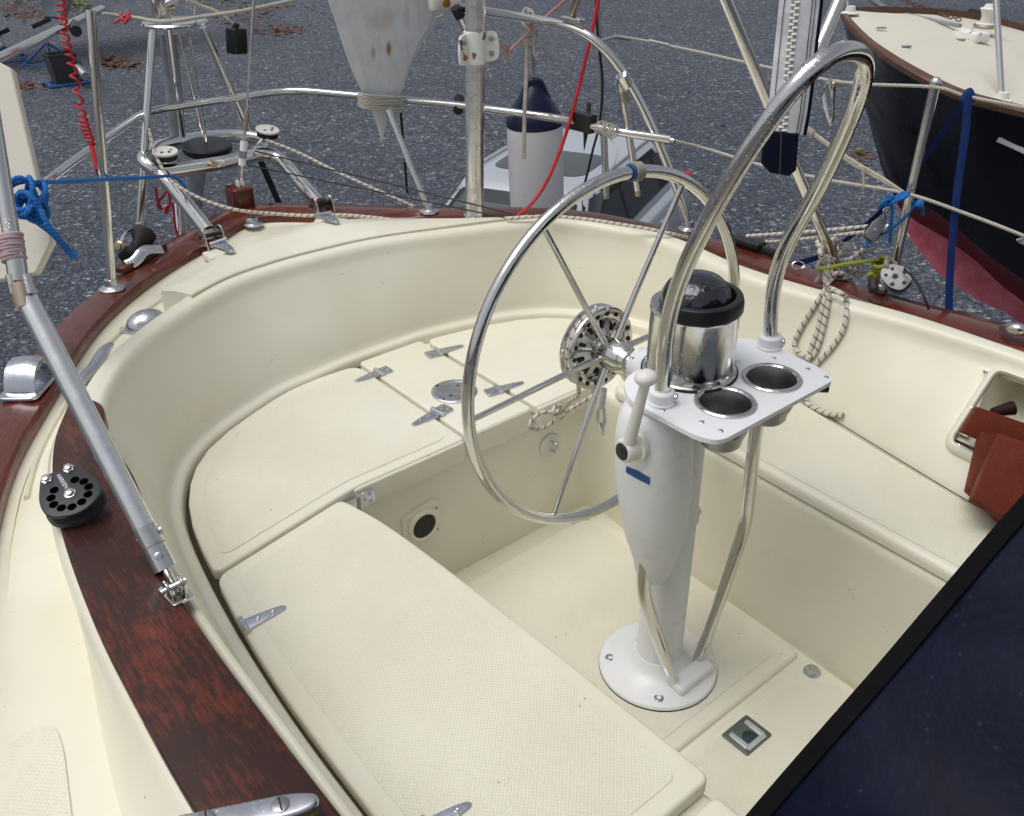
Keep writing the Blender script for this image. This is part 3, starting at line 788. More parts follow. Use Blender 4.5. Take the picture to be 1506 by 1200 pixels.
# instrument plate with two holes for the cups
outl = roundpoly([(-.172,-.222,.022),(-.192,-.19,.03),(-.192,-.02,.03),(-.14,.045,.05),(.12,.045,.05),(.186,-.02,.03),(.180,-.18,.03),(.160,-.223,.018)], .02, 6)
cup = [P(1066.7,592.3,z=ZT), P(1134.7,556.7,z=ZT)]
RCUP = .0475
bmp = bmesh.new()
edges = []
def loopverts(pts, z): 
    vs_ = [bmp.verts.new((p[0], p[1], z)) for p in pts]
    return vs_, [bmp.edges.new((vs_[i-1], vs_[i])) for i in range(len(vs_))]
allv = []
for z in (ZT-.009, ZT):
    vo, eo = loopverts(outl, z); es = list(eo); loops = [vo]
    for c in cup:
        vv, ee = loopverts([(c.x+RCUP*math.cos(a), c.y+RCUP*math.sin(a)) for a in [2*PI*i/36 for i in range(36)]], z); es += ee; loops.append(vv)
    bmesh.ops.triangle_fill(bmp, use_beauty=True, use_dissolve=False, edges=es); allv.append(loops)
for l0, l1 in zip(*allv):
    for i in range(len(l0)): bmp.faces.new((l0[i-1], l0[i], l1[i], l1[i-1]))
bmesh.ops.recalc_face_normals(bmp, faces=bmp.faces)
pm = MB(); bmp.verts.index_update(); pm.v = [v.co.copy() for v in bmp.verts]
for f in bmp.faces: pm.face(tuple(v.index for v in f.verts))
bmp.free()
plate = pm.build('instrument_plate', 'white', ped, angle=30)
ub = MB(); ub.slab(inset2(outl, .014), ZT-.018, ZT-.0095, .002)
for px, py in ((1060,634),(1032,621),(1188,543),(1215,555),(1084,532),(1010,565),(975,604),(1138,527),(929,527)):
    MB().lathe([(.0048,0),(.0048,.0012),(.003,.0024),(.001,.0026)], P(px, py, z=ZT), (0,0,1), 12).build('plate_screw', 'chrome_old', plate)
q = P(1215,566,z=ZT-.02); MB().lathe([(.011,-.012),(.011,.012)], V((.150,-.205,ZT-.02)), (1,-1,0), 14).build('under_bolt', 'rubber', plate)
for i, c in enumerate(cup):
    h_ = MB().lathe([(.0565,.0005),(.0565,.003),(.053,.0042),(.048,.0035),(.0465,.001),(.0455,-.05),(.044,-.062),(.030,-.066),(.001,-.066)], (c.x,c.y,ZT), (0,0,1), 44, False, False)
    h_.lathe([(.0475,-.009),(.0475,-.052),(.044,-.057),(.041,-.058),(.039,-.082),(.035,-.087),(.001,-.087)], (c.x,c.y,ZT), (0,0,1), 44, False, True)
    h_ = h_.build('cup_holder', 'steel_dark', plate, angle=30)
    rim_ = MB().lathe([(.0472,.0008),(.0565,.0008),(.0570,.0030),(.0545,.0052),(.0490,.0046),(.0465,.0020)], (c.x,c.y,ZT), (0,0,1), 44, False, False)
    rim_.v; rim_.build('cup_rim', 'steel', plate)
# compass binnacle
cc = P(1009,541,z=ZT); cc.x = -.020; cc.y = -.018
RB = .0845
cy = MB().lathe([(RB+.006,0),(RB+.006,.005),(RB+.001,.007),(RB,.010),(RB,.020),(RB-.0012,.022),(RB-.0012,.128),(RB,.132),(RB-.003,.136),(RB-.018,.137),(.05,.136)], cc.xyz*1+V((0,0,ZT-cc.z)), (0,0,1), 56)
binn = cy.build('compass_binnacle', 'steel', ped, angle=40)
MB().lathe([(RB+.009,-.0),(RB+.009,.0035),(RB,.004)], V((cc.x,cc.y,ZT)), (0,0,1), 48).build('binnacle_gasket', 'rubber', binn)
hz = ZT+.130
# hood: deep in front (towards the camera side), open behind
fwd = V((.55,-.83,0)).normalized(); fa0 = math.atan2(fwd.y, fwd.x)
hd = MB(); ringsH = []
def hoodring(rr, zf, zb, k=0): 
    out = []
    for j in range(45):
        a = fa0-2.15+4.3*j/44; d = V((math.cos(a), math.sin(a), 0)); w = min(1, (2.15-abs(-2.15+4.3*j/44))/.35); w = w*w*(3-2*w)
        out.append(V((cc.x, cc.y, 0))+d*rr*(1+.03*w)+V((0,0,zb+(zf-zb)*w)))
    return out
hd.loft([hoodring(RB*.80,hz+.004,hz+.006), hoodring(RB*.99,hz+.004,hz+.006), hoodring(RB*1.01,hz+.006,hz+.007), hoodring(RB*1.005,hz+.022,hz+.010), hoodring(RB*.975,hz+.031,hz+.012), hoodring(RB*.93,hz+.0335,hz+.012), hoodring(RB*.83,hz+.033,hz+.010), hoodring(RB*.80,hz+.004,hz+.006)])
hood = hd.build('compass_hood', 'black', binn, angle=40)
MB().lathe([(.068,-.012),(.0675,.012),(.064,.030),(.056,.045),(.043,.057),(.026,.064),(.010,.067),(.001,.0672)], V((cc.x,cc.y,hz+.004)), (0,0,1), 40).build('compass_dome', 'screen', binn, angle=60)
MB().lathe([(.070,.0055),(.0835,.0075),(.0835,.0035),(.070,.003)], V((cc.x,cc.y,hz+.003)), (0,0,1), 48, False, False).build('degree_ring', 'chrome_old', binn)
# collar for the wheel shaft
hub_y = .178
shz = .783
MB().lathe([(.046,.0),(.046,.03),(.041,.036),(.039,.085),(.036,.09),(.033,.105),(.020,.106)], (-.0,.03,shz), (0,1,0), 34).build('shaft_collar', 'white', ped)
# guard tube, one bent tube with two legs
def legx(px, py, x): return P(px, py, x=x)
XL, XR = -.150, .176
gL = [P(990,1002,z=.028), P(966,925,y=-.085), P(946,868,y=-.075), P(944,840,y=-.068), P(972,596,z=ZT), P(985,450,x=XL)]
pL = P(972,592,z=ZT); pR = P(1131,510,z=ZT)
zr = lambda px, py, a: P(px, py, x=a)
kneeL = V((pL.x, pL.y, 1.01)); kneeR = V((pR.x, pR.y, 1.015))
print('guard', pL, pR, P(990,440,x=pL.x), P(1140,395,x=pR.x))
RG = .0148
low = V((pL.x+.005, pL.y, .37)); lowR = V((pR.x-.005, pR.y, .43))
lowL = P(946,870,y=pL.y); lowR = P(1097,770,y=pR.y)
lowL = P(945,872,y=-.045)
lft = [P(990,1003,z=.03), lowL, P(951,790,y=-.042), P(957,700,y=-.045), V((pL.x, pL.y, ZT)), P(983,440,x=pL.x), P(1072,262,x=pL.x+.005), P(1205,72,x=pL.x+.055)]
rgt = [P(1027,972,z=.03), lowR, V((pR.x, pR.y, .60)), V((pR.x, pR.y, ZT)), P(1139,388,x=pR.x), P(1212,265,x=pR.x-.01), P(1292,78,x=pR.x-.055)]
path = lft+list(reversed(rgt))
print([tuple(round(c,3) for c in p) for p in path])
gp = bend(path, [.05,.03,.05,.02,.12,.10,.14,.14,.10,.10,.02,.05,.05], 10)
MB().tube(gp, RG, 20).build('guard_tube', 'steel', ped, angle=60)
for q, sx in ((pL,-1),(pR,1)):
    cb = MB().lathe([(.026,0),(.0265,.004),(.024,.007),(.024,.024),(.0215,.027),(.015,.027)], V((q.x,q.y,ZT)), (0,0,1), 28)
    cb = cb.build('tube_collar', 'white', ped)
    d = V((.55,-.83,0)).normalized()
    MB().lathe([(.0085,-.004),(.0085,.003),(.006,.005),(.001,.0045)], V((q.x,q.y,ZT+.014))+d*.0245, d, 14).build('set_screw', 'chrome_old', cb)

# ================================================================== steering wheel
RW = .390; WY = .2005; WZ = .773
wn = V((.0161, 1, -.0332)).normalized(); wx_ = V((1,0,0)); wx_ = (wx_-wn*wx_.dot(wn)).normalized(); wz_ = wx_.cross(wn)
if wz_.z < 0: wz_ = -wz_
wc = V((0,WY,WZ)); whl = thing('ship_helm', wc, 'large polished steel steering wheel with thin spokes behind the pedestal', 'steering wheel')
def onw(px, py):
    r = ray(px, py); t = (wc-CAM).dot(wn)/r.dot(wn); p = CAM+r*t-wc
    return math.atan2(p.dot(wz_), p.dot(wx_))
def wp(a, r, dy=0.): return wc+wx_*math.cos(a)*r+wz_*math.sin(a)*r+wn*dy
MB().tube([wp(2*PI*i/96, RW) for i in range(96)], .0128, 16, True).build('rim', 'steel', whl, angle=60)
hubp = wc+wn*(-.022)
a0s = [onw(805,345), onw(1000,280), onw(700,615), onw(815,757)]
print('spoke angles', [math.degrees(a) for a in a0s])
a1 = a0s[0]
angs = sorted(a0s+[math.radians(-58), math.radians(2)])
for a in angs:
    MB().tube([wp(a, .030, .012), wp(a, RW*.35, .010), wp(a, RW-.008, .0)], lambda t: .0078-.0018*t, 12).build('spoke', 'steel', whl)
MB().lathe([(.001,-.075),(.017,-.075),(.019,-.060),(.026,-.058),(.034,-.040),(.036,-.012),(.033,.010),(.020,.02),(.014,.06)], wc+wn*.012, wn, 30).build('hub', 'steel', whl)
# pierced steering drum behind the spokes
dc = wc+wn*.052
dm = MB(); RD = .094
prof_d = [(.028,-.030),(.032,-.012),(.045,-.006),(.068,.0),(.072,-.010),(.088,-.013),(RD,-.011),(RD+.001,-.008),(.083,.0),(.083,.010),(RD,.017),(RD,.021),(.08,.022),(.05,.016),(.025,.014)]
dm.lathe(prof_d, dc, wn, 60, False, True)
drum = dm.build('line_drum', 'steel', whl, angle=30)
for i in range(18):
    a = 2*PI*i/18
    c = dc-wn*.0135+wx_*math.cos(a)*.081+wz_*math.sin(a)*.081
    MB().lathe([(.0055,0),(.001,.0004)], c, -wn, 10, False, True, 1.).build('drum_hole', 'rubber', drum)
for i in range(10):
    a = 2*PI*(i+.3)/10
    e1 = wx_*math.cos(a)+wz_*math.sin(a)
    c = dc-wn*.0065+e1*.056
    MB().box(c, (.018,.008,.003), frame(e1, wn), .001).build('drum_slot', 'rubber', drum)
lw = MB()
for i, r_ in enumerate((.087,.0875)):
    lw.tube([dc+wn*(-.004+i*.009)+(wx_*math.cos(t)+wz_*math.sin(t))*r_ for t in [2*PI*j/60 for j in range(60)]], .0048, 8, True)
lw.build('wound_line', 'rope_fleck', drum)
# whipping on the rim marks the king spoke
aw = onw(930,251)
def rimcoil(a, n, w, r, name, m):
    pts = []
    for i in range(n*12+1):
        t = i/(n*12); aa = a-w/2+w*t; th = 2*PI*i/12
        cpt = wp(aa, RW); rd = (cpt-wc).normalized()
        pts.append(cpt+(rd*math.cos(th)+wn*math.sin(th))*(.0135+r*.8))
    MB().tube(pts, r, 7).build(name, m, whl)
rimcoil(aw-.03, 5, .055, .0034, 'rim_whipping', 'rope_grey'); rimcoil(aw+.012, 2, .012, .0022, 'rim_whipping', 'label_blue')

# line hanging from the drum, ends in a knotted loop
tl = [dc+wn*.004+(wx_*math.cos(-2.2)+wz_*math.sin(-2.2))*.09, P(851,568,y=.30), P(850,582,y=.32), P(838,590,y=.36), P(826,603,y=.42), P(812,606,y=.44), P(796,607,y=.45), P(783,617,y=.45), P(780,628,y=.45), P(792,631,y=.45), P(808,624,y=.44), P(822,611,y=.43), P(826,600,y=.425), P(818,597,y=.42), P(814,606,y=.415), P(824,614,y=.41), P(832,606,y=.41), P(845,598,y=.40), P(862,588,y=.37), P(872,582,y=.36)]
for q in tl[1:]: q.z = max(q.z, .428) if q.y > .63 else q.z
one('control_line', rope(tl, .0052, 8), 'rope_fleck', 'flecked white control line hanging below the wheel drum in a knotted loop', 'rope')
# snap shackle dangling by the wheel
sk = thing('snap_shackle', P(888,600,y=.26), 'small steel snap shackle dangling under the wheel hub', 'snap shackle')
MB().tube([P(888,572,y=.26), P(886,588,y=.26), P(884,600,y=.26)], .0085, 10).build('swivel', 'chrome_old', sk)
MB().tube(bend([P(880,600,y=.26), P(879,618,y=.26), P(884,632,y=.26), P(890,622,y=.26), P(889,600,y=.26)], .02), .0042, 10, True).build('hook', 'steel', sk)
MB().tube([P(887,622,y=.255), P(887,640,y=.255)], lambda t: .006*(1-t*.7), 8).build('pin_toggle', 'chrome_old', sk)
# ================================================================== fittings on deck
def rad(wpx, p): return size(wpx, p)/2
# stanchion left with base flange
sb = P(165,424,z=.643)
stn = thing('stanchion', sb, 'steel stanchion on the left mahogany rail beside the chrome chock', 'stanchion')
stop = P(133,15,y=sb.y+.03)
MB().tube([sb, stop], .0128, 16).build('post', 'steel_dry', stn)
MB().lathe([(.036,-.001),(.036,.003),(.030,.006),(.018,.010),(.0165,.028),(.013,.029)], sb, (0,0,1), 28).build('base_flange', 'chrome_old', stn)
# pushpit: low rail all round the stern, upper rails on each side
pp = thing('stern_rail', P(430,133,z=.95), 'bent steel stern rail curving round behind the cockpit', 'guard rail')
low_pts = [P(40,292,z=.95), P(100,243,z=.95), P(215,163,z=.95), P(430,132,z=.95), P(680,155,z=.95), P(835,176,z=.95), P(895,192,z=.95), P(985,205,z=.93)]
low_pts[0:1] = [P(10,318,z=.945), P(40,292,z=.95)]
MB().tube(bend(low_pts, .10, 8), .0128, 16).build('lower_rail', 'steel_dry', pp)
MB().tube(bend([P(-60,112,z=1.25), P(0,85,z=1.25), P(150,13,z=1.25)], .05), .0128, 16).build('upper_rail', 'steel_dry', pp)
ur = [P(660,8,z=1.25), P(718,17,z=1.25), P(838,37,z=1.25), P(882,62,z=1.21), P(925,118,z=1.10), P(962,192,z=.95), P(1004,300,z=.72), P(1012,335,z=.642)]
MB().tube(bend(ur, .12, 8), .0135, 16).build('upper_rail', 'steel_dry', pp)
lg = [P(571,162,z=.945), P(628,306,z=.64)]
MB().tube(lg, .0120, 14).build('leg', 'steel_dry', pp)
MB().lathe([(.034,0),(.034,.003),(.018,.010),(.015,.026)], P(631,311,z=.643), (0,0,1), 24).build('base_flange', 'chrome_old', pp)
MB().lathe([(.034,0),(.034,.003),(.018,.010),(.015,.026)], P(1012,337,z=.640), (0,0,1), 24).build('base_flange', 'chrome_old', pp)
clmp = P(917,118,z=1.10)
MB().tube([P(914,110,z=1.12), P(922,126,z=1.085)], .019, 16).build('clamp', 'steel_dry', pp)
# flat grey bar standing behind the leg
q0 = P(589,160,y=2.0); q1 = P(599,283,y=2.0)
one('flat_bar', MB().tube([q0, q1], .014, 8, flat=.3), 'rubber', 'dark flat bar hanging behind the slanting leg of the stern rail', 'bar')
# two tubes of a folded ladder below the clamp
for pts, lab in (((P(913,118,z=1.10), P(939,287,z=.74)), 'steel tube hung from the clamp on the curved end of the stern rail'),
                 ((P(887,178,z=.96), P(892,292,z=.72)), 'short steel tube lashed with thin cord under the black box')):
    t = thing('hanging_tube', pts[0], lab, 'tube', 'open ended tubes on the stern rail')
    d = (pts[1]-pts[0])
    MB().tube([pts[0], pts[1]], .0115, 14).build('pipe', 'steel_dry', t)
    MB().tube([pts[0]+d*.10, pts[0]+d*.18], .0138, 14).build('sleeve', 'rusty', t)
    MB().tube([pts[0]+d*.955, pts[0]+d*1.002], .0119, 14).build('rusty_end', 'rusty', t)

# --- chrome chock on the left rail
ch = thing('mooring_chock', P(45,565,z=.643), 'chrome skene chock on the left mahogany rail', 'chock')
cb = MB(); R_ = frame(P(70,545,z=.64)-P(20,600,z=.64)); o_ = P(48,563,z=.645)
cb.slab(roundpoly([(-.085,-.045),(.085,-.045),(.085,.045),(-.085,.045)], .02, 4), 0, .007, .003, at(o_, R_))
cb.build('base', 'chrome_old', ch)
hb = MB(); prof_c = [(.06,.006),(.052,.03),(.034,.052),(.01,.062),(-.012,.058),(-.02,.048)]
for sgn in (1, -1):
    hb = MB()
    rr_ = [[at(o_, R_) @ V((sgn*x+dx*.0, yy, z+dz)) for x, z in prof_c] for yy, dz, dx in ((-.035,0,0),(-.012,.004,0),(.012,.004,0),(.035,0,0))]
    for layer in (0, 1):
        pass
    inn = [[p-V((0,0,.010)) for p in r] for r in rr_]
    hb.loft(rr_); hb.loft(inn)
    hb.loft([rr_[0], inn[0]]); hb.loft([rr_[-1], inn[-1]])
    hb.build('horn', 'chrome_old', ch, angle=50)
# --- clamshell vent and cleat on the side deck
cs = thing('clamshell_vent', P(216,488,z=.61), 'rounded chrome clamshell vent on the side deck by the stern hatch', 'vent')
mv = MB(); o_ = P(218,480,z=.61); R_ = frame(P(245,465,z=.61)-P(197,488,z=.61))
rr_ = []
for i in range(9):
    t = i/8; a = PI*t
    rr_.append([at(o_, R_) @ V((-.055+.10*s, math.cos(a)*.052*(1-.35*s**2), .005+math.sin(a)*.045*(1-s**2.2)**.5*1.0)) for s in [j/9 for j in range(10)]])
mv = MB().ball(o_+V((0,0,.004)), .05, 24, 12, (1.15,.95,.85)); mv.build('shell', 'chrome_old', cs, angle=60)
MB().slab(roundpoly([(-.06,-.06),(.06,-.05),(.06,.05),(-.06,.06)], .03), 0, .006, .002, at(o_-V((0,0,.003)), R_)).build('flange', 'chrome_old', cs)
cl_ = thing('deck_cleat', P(138,535,z=.61), 'slim chrome cleat on the cream side deck between the clamshell vent and plank', 'cleat')
a_, b_ = P(163,507,z=.655), P(112,575,z=.650)
mb = MB(); mb.tube(cat([a_, a_.lerp(b_,.2)+V((0,0,.004)), a_.lerp(b_,.5)+V((0,0,-.004)), a_.lerp(b_,.8)+V((0,0,.004)), b_], 6), lambda t: .009+.010*math.sin(PI*t), 14, flat=.85); mb.build('horns', 'chrome_old', cl_)
for t in (.36,.64): MB().lathe([(.020,-.0),(.018,.006),(.012,.02),(.014,.045)], V(((a_.lerp(b_,t)).x,(a_.lerp(b_,t)).y,.607)), (0,0,1), 16).build('foot', 'chrome_old', cl_)
# deck filler by the stern
one('deck_filler', MB().lathe([(.034,0),(.034,.004),(.024,.008),(.020,.022),(.017,.026),(.001,.026)], P(372,330,z=.618), (0,0,1), 24), 'chrome_old', 'small grey filler cap on the stern deck beside the backstay block', 'deck cap')

# --- block on the plank
hk = thing('rope_block', P(108,735,z=ZP), 'black ball bearing rope block lying on the mahogany plank', 'pulley block')
o_ = P(108,735,z=ZP+.030); axv = V((-.15,-.20,.95)).normalized()
R_ = frame(P(146,742,z=ZP+.03)-P(75,712,z=ZP+.03), axv)
MH = at(o_, R_)
bh = [P(70,708,z=ZP+.04), P(102,694,z=ZP+.04)]
c_dir = ((bh[0]+bh[1])/2-o_); R_ = frame(c_dir, axv); MH = at(o_, R_)
side = roundpoly([(.066,-.026,.008),(.066,.026,.008),(.012,.050,.03),(-.03,.046,.03),(-.052,.0,.04),(-.03,-.046,.03),(.012,-.050,.03)], .02, 4)
for z0, nm in ((.009,'cheek'),(-.016,'cheek')):
    ck_ = MB().slab(side, z0, z0+.007, .0025, MH, True).build(nm, 'blockgrey', hk)
    if z0 > 0:
        for i in range(10):
            a = .62+i*(2*PI-1.24)/9
            MB().lathe([(.0075,0),(.001,.0002)], MH @ V((math.cos(a)*.030, math.sin(a)*.030, .0164)), axv, 12, False, True).build('bearing_hole', 'void', ck_)
MB().lathe([(.043,-.009),(.043,-.007),(.036,-.001),(.036,.001),(.043,.007),(.043,.009)], MH @ V((-.004,0,0)), axv, 36).build('sheave', 'rubber', hk)
for x, y in ((.055,.019),(.055,-.019),(0,0)):
    MB().lathe([(.0095,.015),(.0095,.018),(.007,.0185),(.007,.023),(.004,.0245),(.001,.0245)], MH @ V((x,y,0)), axv, 6 if x else 20).build('rivet', 'steel', hk)
fc = bpy.data.curves.new('lettering', 'FONT'); fc.body = 'HARKEN'; fc.size = .0098; fc.align_x = 'CENTER'; fc.align_y = 'CENTER'; fc.extrude = .0002
fo = bpy.data.objects.new('lettering', fc); COL.objects.link(fo); fc.materials.append(MT['white'])
lme = bpy.data.meshes.new_from_object(fo); bpy.data.objects.remove(fo); fo = bpy.data.objects.new('lettering', lme); COL.objects.link(fo)
fo.parent = hk; fo.matrix_parent_inverse = world(hk).inverted() @ (MH @ Matrix.Translation((.0345,.0,.0164)) @ Matrix.Rotation(PI,4,'Z'))

# --- jam cleat at the near end of the plank
jc = thing('jam_cleat', P(390,1195,z=ZP), 'long chrome cleat with two slotted screws on the mahogany plank at the bottom edge', 'cleat')
j0, j1 = P(250,1214,z=ZP+.036), P(468,1173,z=ZP+.036)
RJ = frame(j1-j0); LJ = (j1-j0).length; cJ = (j0+j1)/2
MB().slab(roundpoly([(-LJ/2,-.013,.01),(LJ/2-.03,-.017,.03),(LJ/2,-.008,.012),(LJ/2,.008,.012),(LJ/2-.03,.016,.03),(-LJ/2,.013,.01)], .01, 5), -.012, .0, .005, at(cJ, RJ), True).build('bar', 'chrome_old', jc)
for t in (.62, .12):
    sJ = MB().lathe([(.0105,-.001),(.0105,.0012),(.009,.002),(.001,.0022)], cJ+(j1-j0)*(t-.5+.12)*1., (0,0,1), 20).build('slot_screw', 'steel_dark', jc)
    MB().box(cJ+(j1-j0)*(t-.5+.12)+V((0,0,.0022)), (.018,.002,.001), frame(V((.3,1,0)))).build('slot', 'rubber', sJ)
MB().box(cJ-(j1-j0).normalized()*.02+V((0,0,-.024)), (LJ*.62,.022,.026), RJ, .004).build('foot', 'chrome_old', jc)
MB().box(j1-(j1-j0).normalized()*.016+V((0,0,-.021)), (.026,.018,.012), RJ, .004).build('weathered_wedge', 'green', jc)
# --- bimini strut: upper brown tube, joint, long dull tube, hinge on the plank
st = thing('frame_strut', P(257,873,z=ZP), 'long jointed metal strut hinged on the mahogany plank at left', 'strut')
sE = P(250,850,z=ZP+.030); e0 = P(262,876,z=ZP)
s1 = P(213,778,d=1.43); s0 = P(40,440,d=1.43)
RS = size(16.2, s1)
MB().tube([s0, s1], RS, 24).build('long_tube', 'alu', st)
ax_s = (s1-s0).normalized()
jb = s1+ax_s*.0; 
MB().tube([s1-ax_s*.004, s1+ax_s*.028], RS*1.08, 22).build('socket', 'steel', st)
MB().tube([s1+ax_s*.028, s1+ax_s*.0305], RS*1.1, 22).build('rusty_seam', 'rusty', st)
MB().tube([s1+ax_s*.0305, s1+ax_s*.070], RS*1.06, 22).build('socket', 'steel', st)
sc_n = (CAM-s1).normalized(); sc_n = (sc_n-ax_s*sc_n.dot(ax_s)).normalized()
MB().lathe([(.0065,-.002),(.0065,.002),(.004,.0032),(.001,.003)], s1+ax_s*.048+sc_n*RS*1.05, sc_n, 14).build('screw', 'chrome_old', st)
sd_ = ax_s.cross(sc_n)
MB().tube([s1+ax_s*.012+sd_*RS*1.0, s1+ax_s*.012-sd_*RS*1.25], .0075, 14).build('hinge_pin', 'steel', st)
tip = s1+ax_s*.070
ft = P(256,862,z=ZP+.022)
MB().tube([tip, ft], .007, 12).build('eye_end', 'steel', st)
for s_ in (-1, 1):
    c = ft+sd_*s_*.011
    MB().slab(roundpoly([(-.013,-.020),(.013,-.020),(.011,.016),(-.011,.016)], .010, 4), -.0022, .0022, .001, at(V((c.x,c.y,ZP+.018)), Matrix((ax_s.xy.to_3d().normalized(), V((0,0,1)), -V((0,0,1)).cross(ax_s.xy.to_3d().normalized()))).transposed()), True).build('bracket_cheek', 'steel', st)
MB().tube([ft+sd_*.019, ft-sd_*.019], .0052, 12).build('bracket_pin', 'steel', st)
fb_ = P(258,872,z=ZP)
MB().slab(roundpoly([(-.024,-.017),(.030,-.017),(.030,.017),(-.024,.017)], .005, 3), 0, .004, .001, at(V((fb_.x,fb_.y,ZP+.0005)), frame(V((ax_s.x,ax_s.y,0))))).build('foot_plate', 'steel', st)
MB().lathe([(.006,0),(.006,.002),(.001,.0025)], P(262,876,z=ZP+.005), (0,0,1), 12).build('screw', 'rusty', st)
# upper part with joint near the left edge
u1 = s0-ax_s*.0; ju = P(28,412,d=1.43); u0 = P(8,290,d=1.43); uu = P(-14,160,d=1.43)
MB().tube([P(40,452,d=1.43), P(30,418,d=1.43)], RS*1.1, 22).build('fork_joint', 'rusty', st)
for s_ in (-1,1): MB().tube([P(34+s_*12,432,d=1.42), P(27+s_*12,404,d=1.42)], RS*.42, 12).build('fork_cheek', 'steel', st)
MB().tube([P(28,414,d=1.43), P(22,372,d=1.43)], RS*.9, 22).build('socket', 'steel', st)
MB().tube([P(22,376,d=1.43), P(6,280,d=1.43), P(-20,120,d=1.43), P(-110,-420,d=1.43)], RS*.74, 22).build('upper_tube', 'steel', st)
# pale cord wound round the upper tube
c0, c1 = P(21,384,d=1.43), P(15,345,d=1.43)
one('cord_lashing', MB().tube(coil_pts(c0, c1, RS*.92, 8, 14, .05), .0034, 7), 'pink_cord', 'pale pink cord wound round the upper tube at the left edge', 'cord')
# --- white board lashed at the left edge with blue rope
wb = MB()
fa = [P(-60,60,d=2.0), P(16,100,d=2.0), P(76,355,d=2.0), P(53,402,d=2.0), P(-40,420,d=2.0), P(-80,300,d=2.0)]
nn = (fa[2]-fa[1]).cross(fa[4]-fa[1]).normalized()
if nn.dot(CAM-fa[0]) < 0: nn = -nn
fa = [p-nn*(p-fa[1]).dot(nn) for p in fa]
wb.loft([[p-nn*.024 for p in fa], fa], True, True, True)
board = one('board', wb, 'deck_cream', 'off white board lashed upright to the stern rail at the left edge', 'board')
bm_ = board.modifiers.new('edge', 'BEVEL'); bm_.width = .004; bm_.segments = 2; bm_.limit_method = 'ANGLE'
# blue lashing
ctr = P(46,292,d=1.93)
kn = []
random.seed(3)
for i in range(46):
    a = i*1.15; b = i*.43
    kn.append(ctr+rt*(math.cos(a)*size(17,ctr)+math.sin(b)*size(7,ctr))+up*(math.sin(a)*size(20,ctr)+math.cos(b*1.3)*size(12,ctr)-size(6,ctr))-fw*(.012+.028*math.cos(a*.5+b)))
pts = kn+[P(64,318,d=1.9), P(84,348,d=1.92), P(100,366,d=1.95), P(113,378,d=1.96)]
bl = thing('blue_lashing', ctr, 'bright blue rope knotted round the stern rail and white board, its tail hanging', 'rope')
rope(pts, .0055, 5).build('knot', 'rope_blue', bl)
rope([P(36,312,d=1.93), P(52,325,d=1.92), P(78,345,d=1.93), P(96,366,d=1.95), P(109,379,d=1.96)], .0055, 6).build('tail', 'rope_blue', bl)
rp = [P(56,268,d=1.93), P(100,267,d=2.1), P(148,264,d=2.35), P(200,262,d=2.65), P(248,259,d=2.95), P(262,264,d=3.0), P(275,276,d=3.02)]
rope(rp, .0052, 6).build('line', 'rope_blue', bl)
# --- red coiled lanyard on the left upper rail
rl = thing('coiled_lanyard', P(100,40,z=1.25), 'red stretchy coiled lanyard hanging from the left upper rail', 'lanyard')
ca, cm_, cb_ = P(88,-6,d=2.62), P(108,110,d=2.62), P(134,213,d=2.60)
pts = []
axis = cat([ca, P(96,55,d=2.62), P(106,95,d=2.62), P(121,170,d=2.60), P(134,212,d=2.6)], 60)
nT = len(axis)
tw = 0
for i, p in enumerate(axis):
    t = i/(nT-1); dens = .62 if (t < .18 or t > .74) else .33
    tw += dens*1.15
    rr = .0105
    pts.append(p+rt*math.cos(tw)*rr+fw*math.sin(tw)*rr)
rope(pts, .0034, 3, 7).build('coil', 'redline', rl)
MB().tube([P(134,212,d=2.6), P(140,236,d=2.6), P(143,250,d=2.6)], .007, 8).build('red_end', 'redline', rl)
for o2 in (-3, 3): MB().tube([P(143,247,d=2.6), P(148+o2,264,d=2.6)], .0035, 6).build('black_loop', 'rubber', rl)
MB().tube([P(104,28,z=1.25), P(112,46,z=1.24)], .017, 10).build('rail_clip', 'black', rl)
# cord from the left rail end past the windvane
cd = thing('stern_rope', P(152,20,z=1.25), 'grey rope stretched from the left rail end to the windvane top plate', 'rope')
rope([P(150,20,z=1.25), P(176,23,z=1.24), P(205,27,z=1.235), P(230,31,z=1.23), P(262,30,z=1.235), P(300,24,z=1.24), P(350,17,z=1.25), P(400,7,z=1.26), P(440,-2,z=1.27)], .0062, 6).build('line', 'rope_wire', cd)
rope([P(176,20,z=1.25), P(190,28,z=1.24), P(179,28,z=1.24), P(193,20,z=1.245), P(184,34,z=1.23), P(187,22,z=1.25), P(168,34,z=1.23)], .0045, 6).build('red_knot', 'redline', cd)

# ================================================================== windvane steering gear
wv = thing('windvane_gear', P(300,240,y=2.2), 'tubular steel windvane steering frame bolted over the stern', 'windvane')
bkl, bkr = V((-.215,1.84,.69)), V((.185,1.84,.69))
bkl, bkr = P(312,352,z=.655), P(474,306,z=.655)
rl_ = .0265
kl, kr = P(245,262,y=2.10), P(408,232,y=2.10)
hl_, hr_ = P(212,240,y=2.14), P(385,226,y=2.12)
near = [bkl+V((0,.0,.02)), kl, P(224,250,y=2.13)]
far_l, far_r = P(222,218,y=2.42), P(392,208,y=2.40)
MB().tube(bend([P(308,342,z=.665), kl, P(208,236,y=2.16), P(228,217,y=2.36), P(290,203,y=2.46), P(350,199,y=2.46), P(398,206,y=2.38), P(382,222,y=2.14)], [.06,.05,.07,.09,.08,.06,.05]), rl_*.95, 16).build('hoop_tube', 'steel_dry', wv)
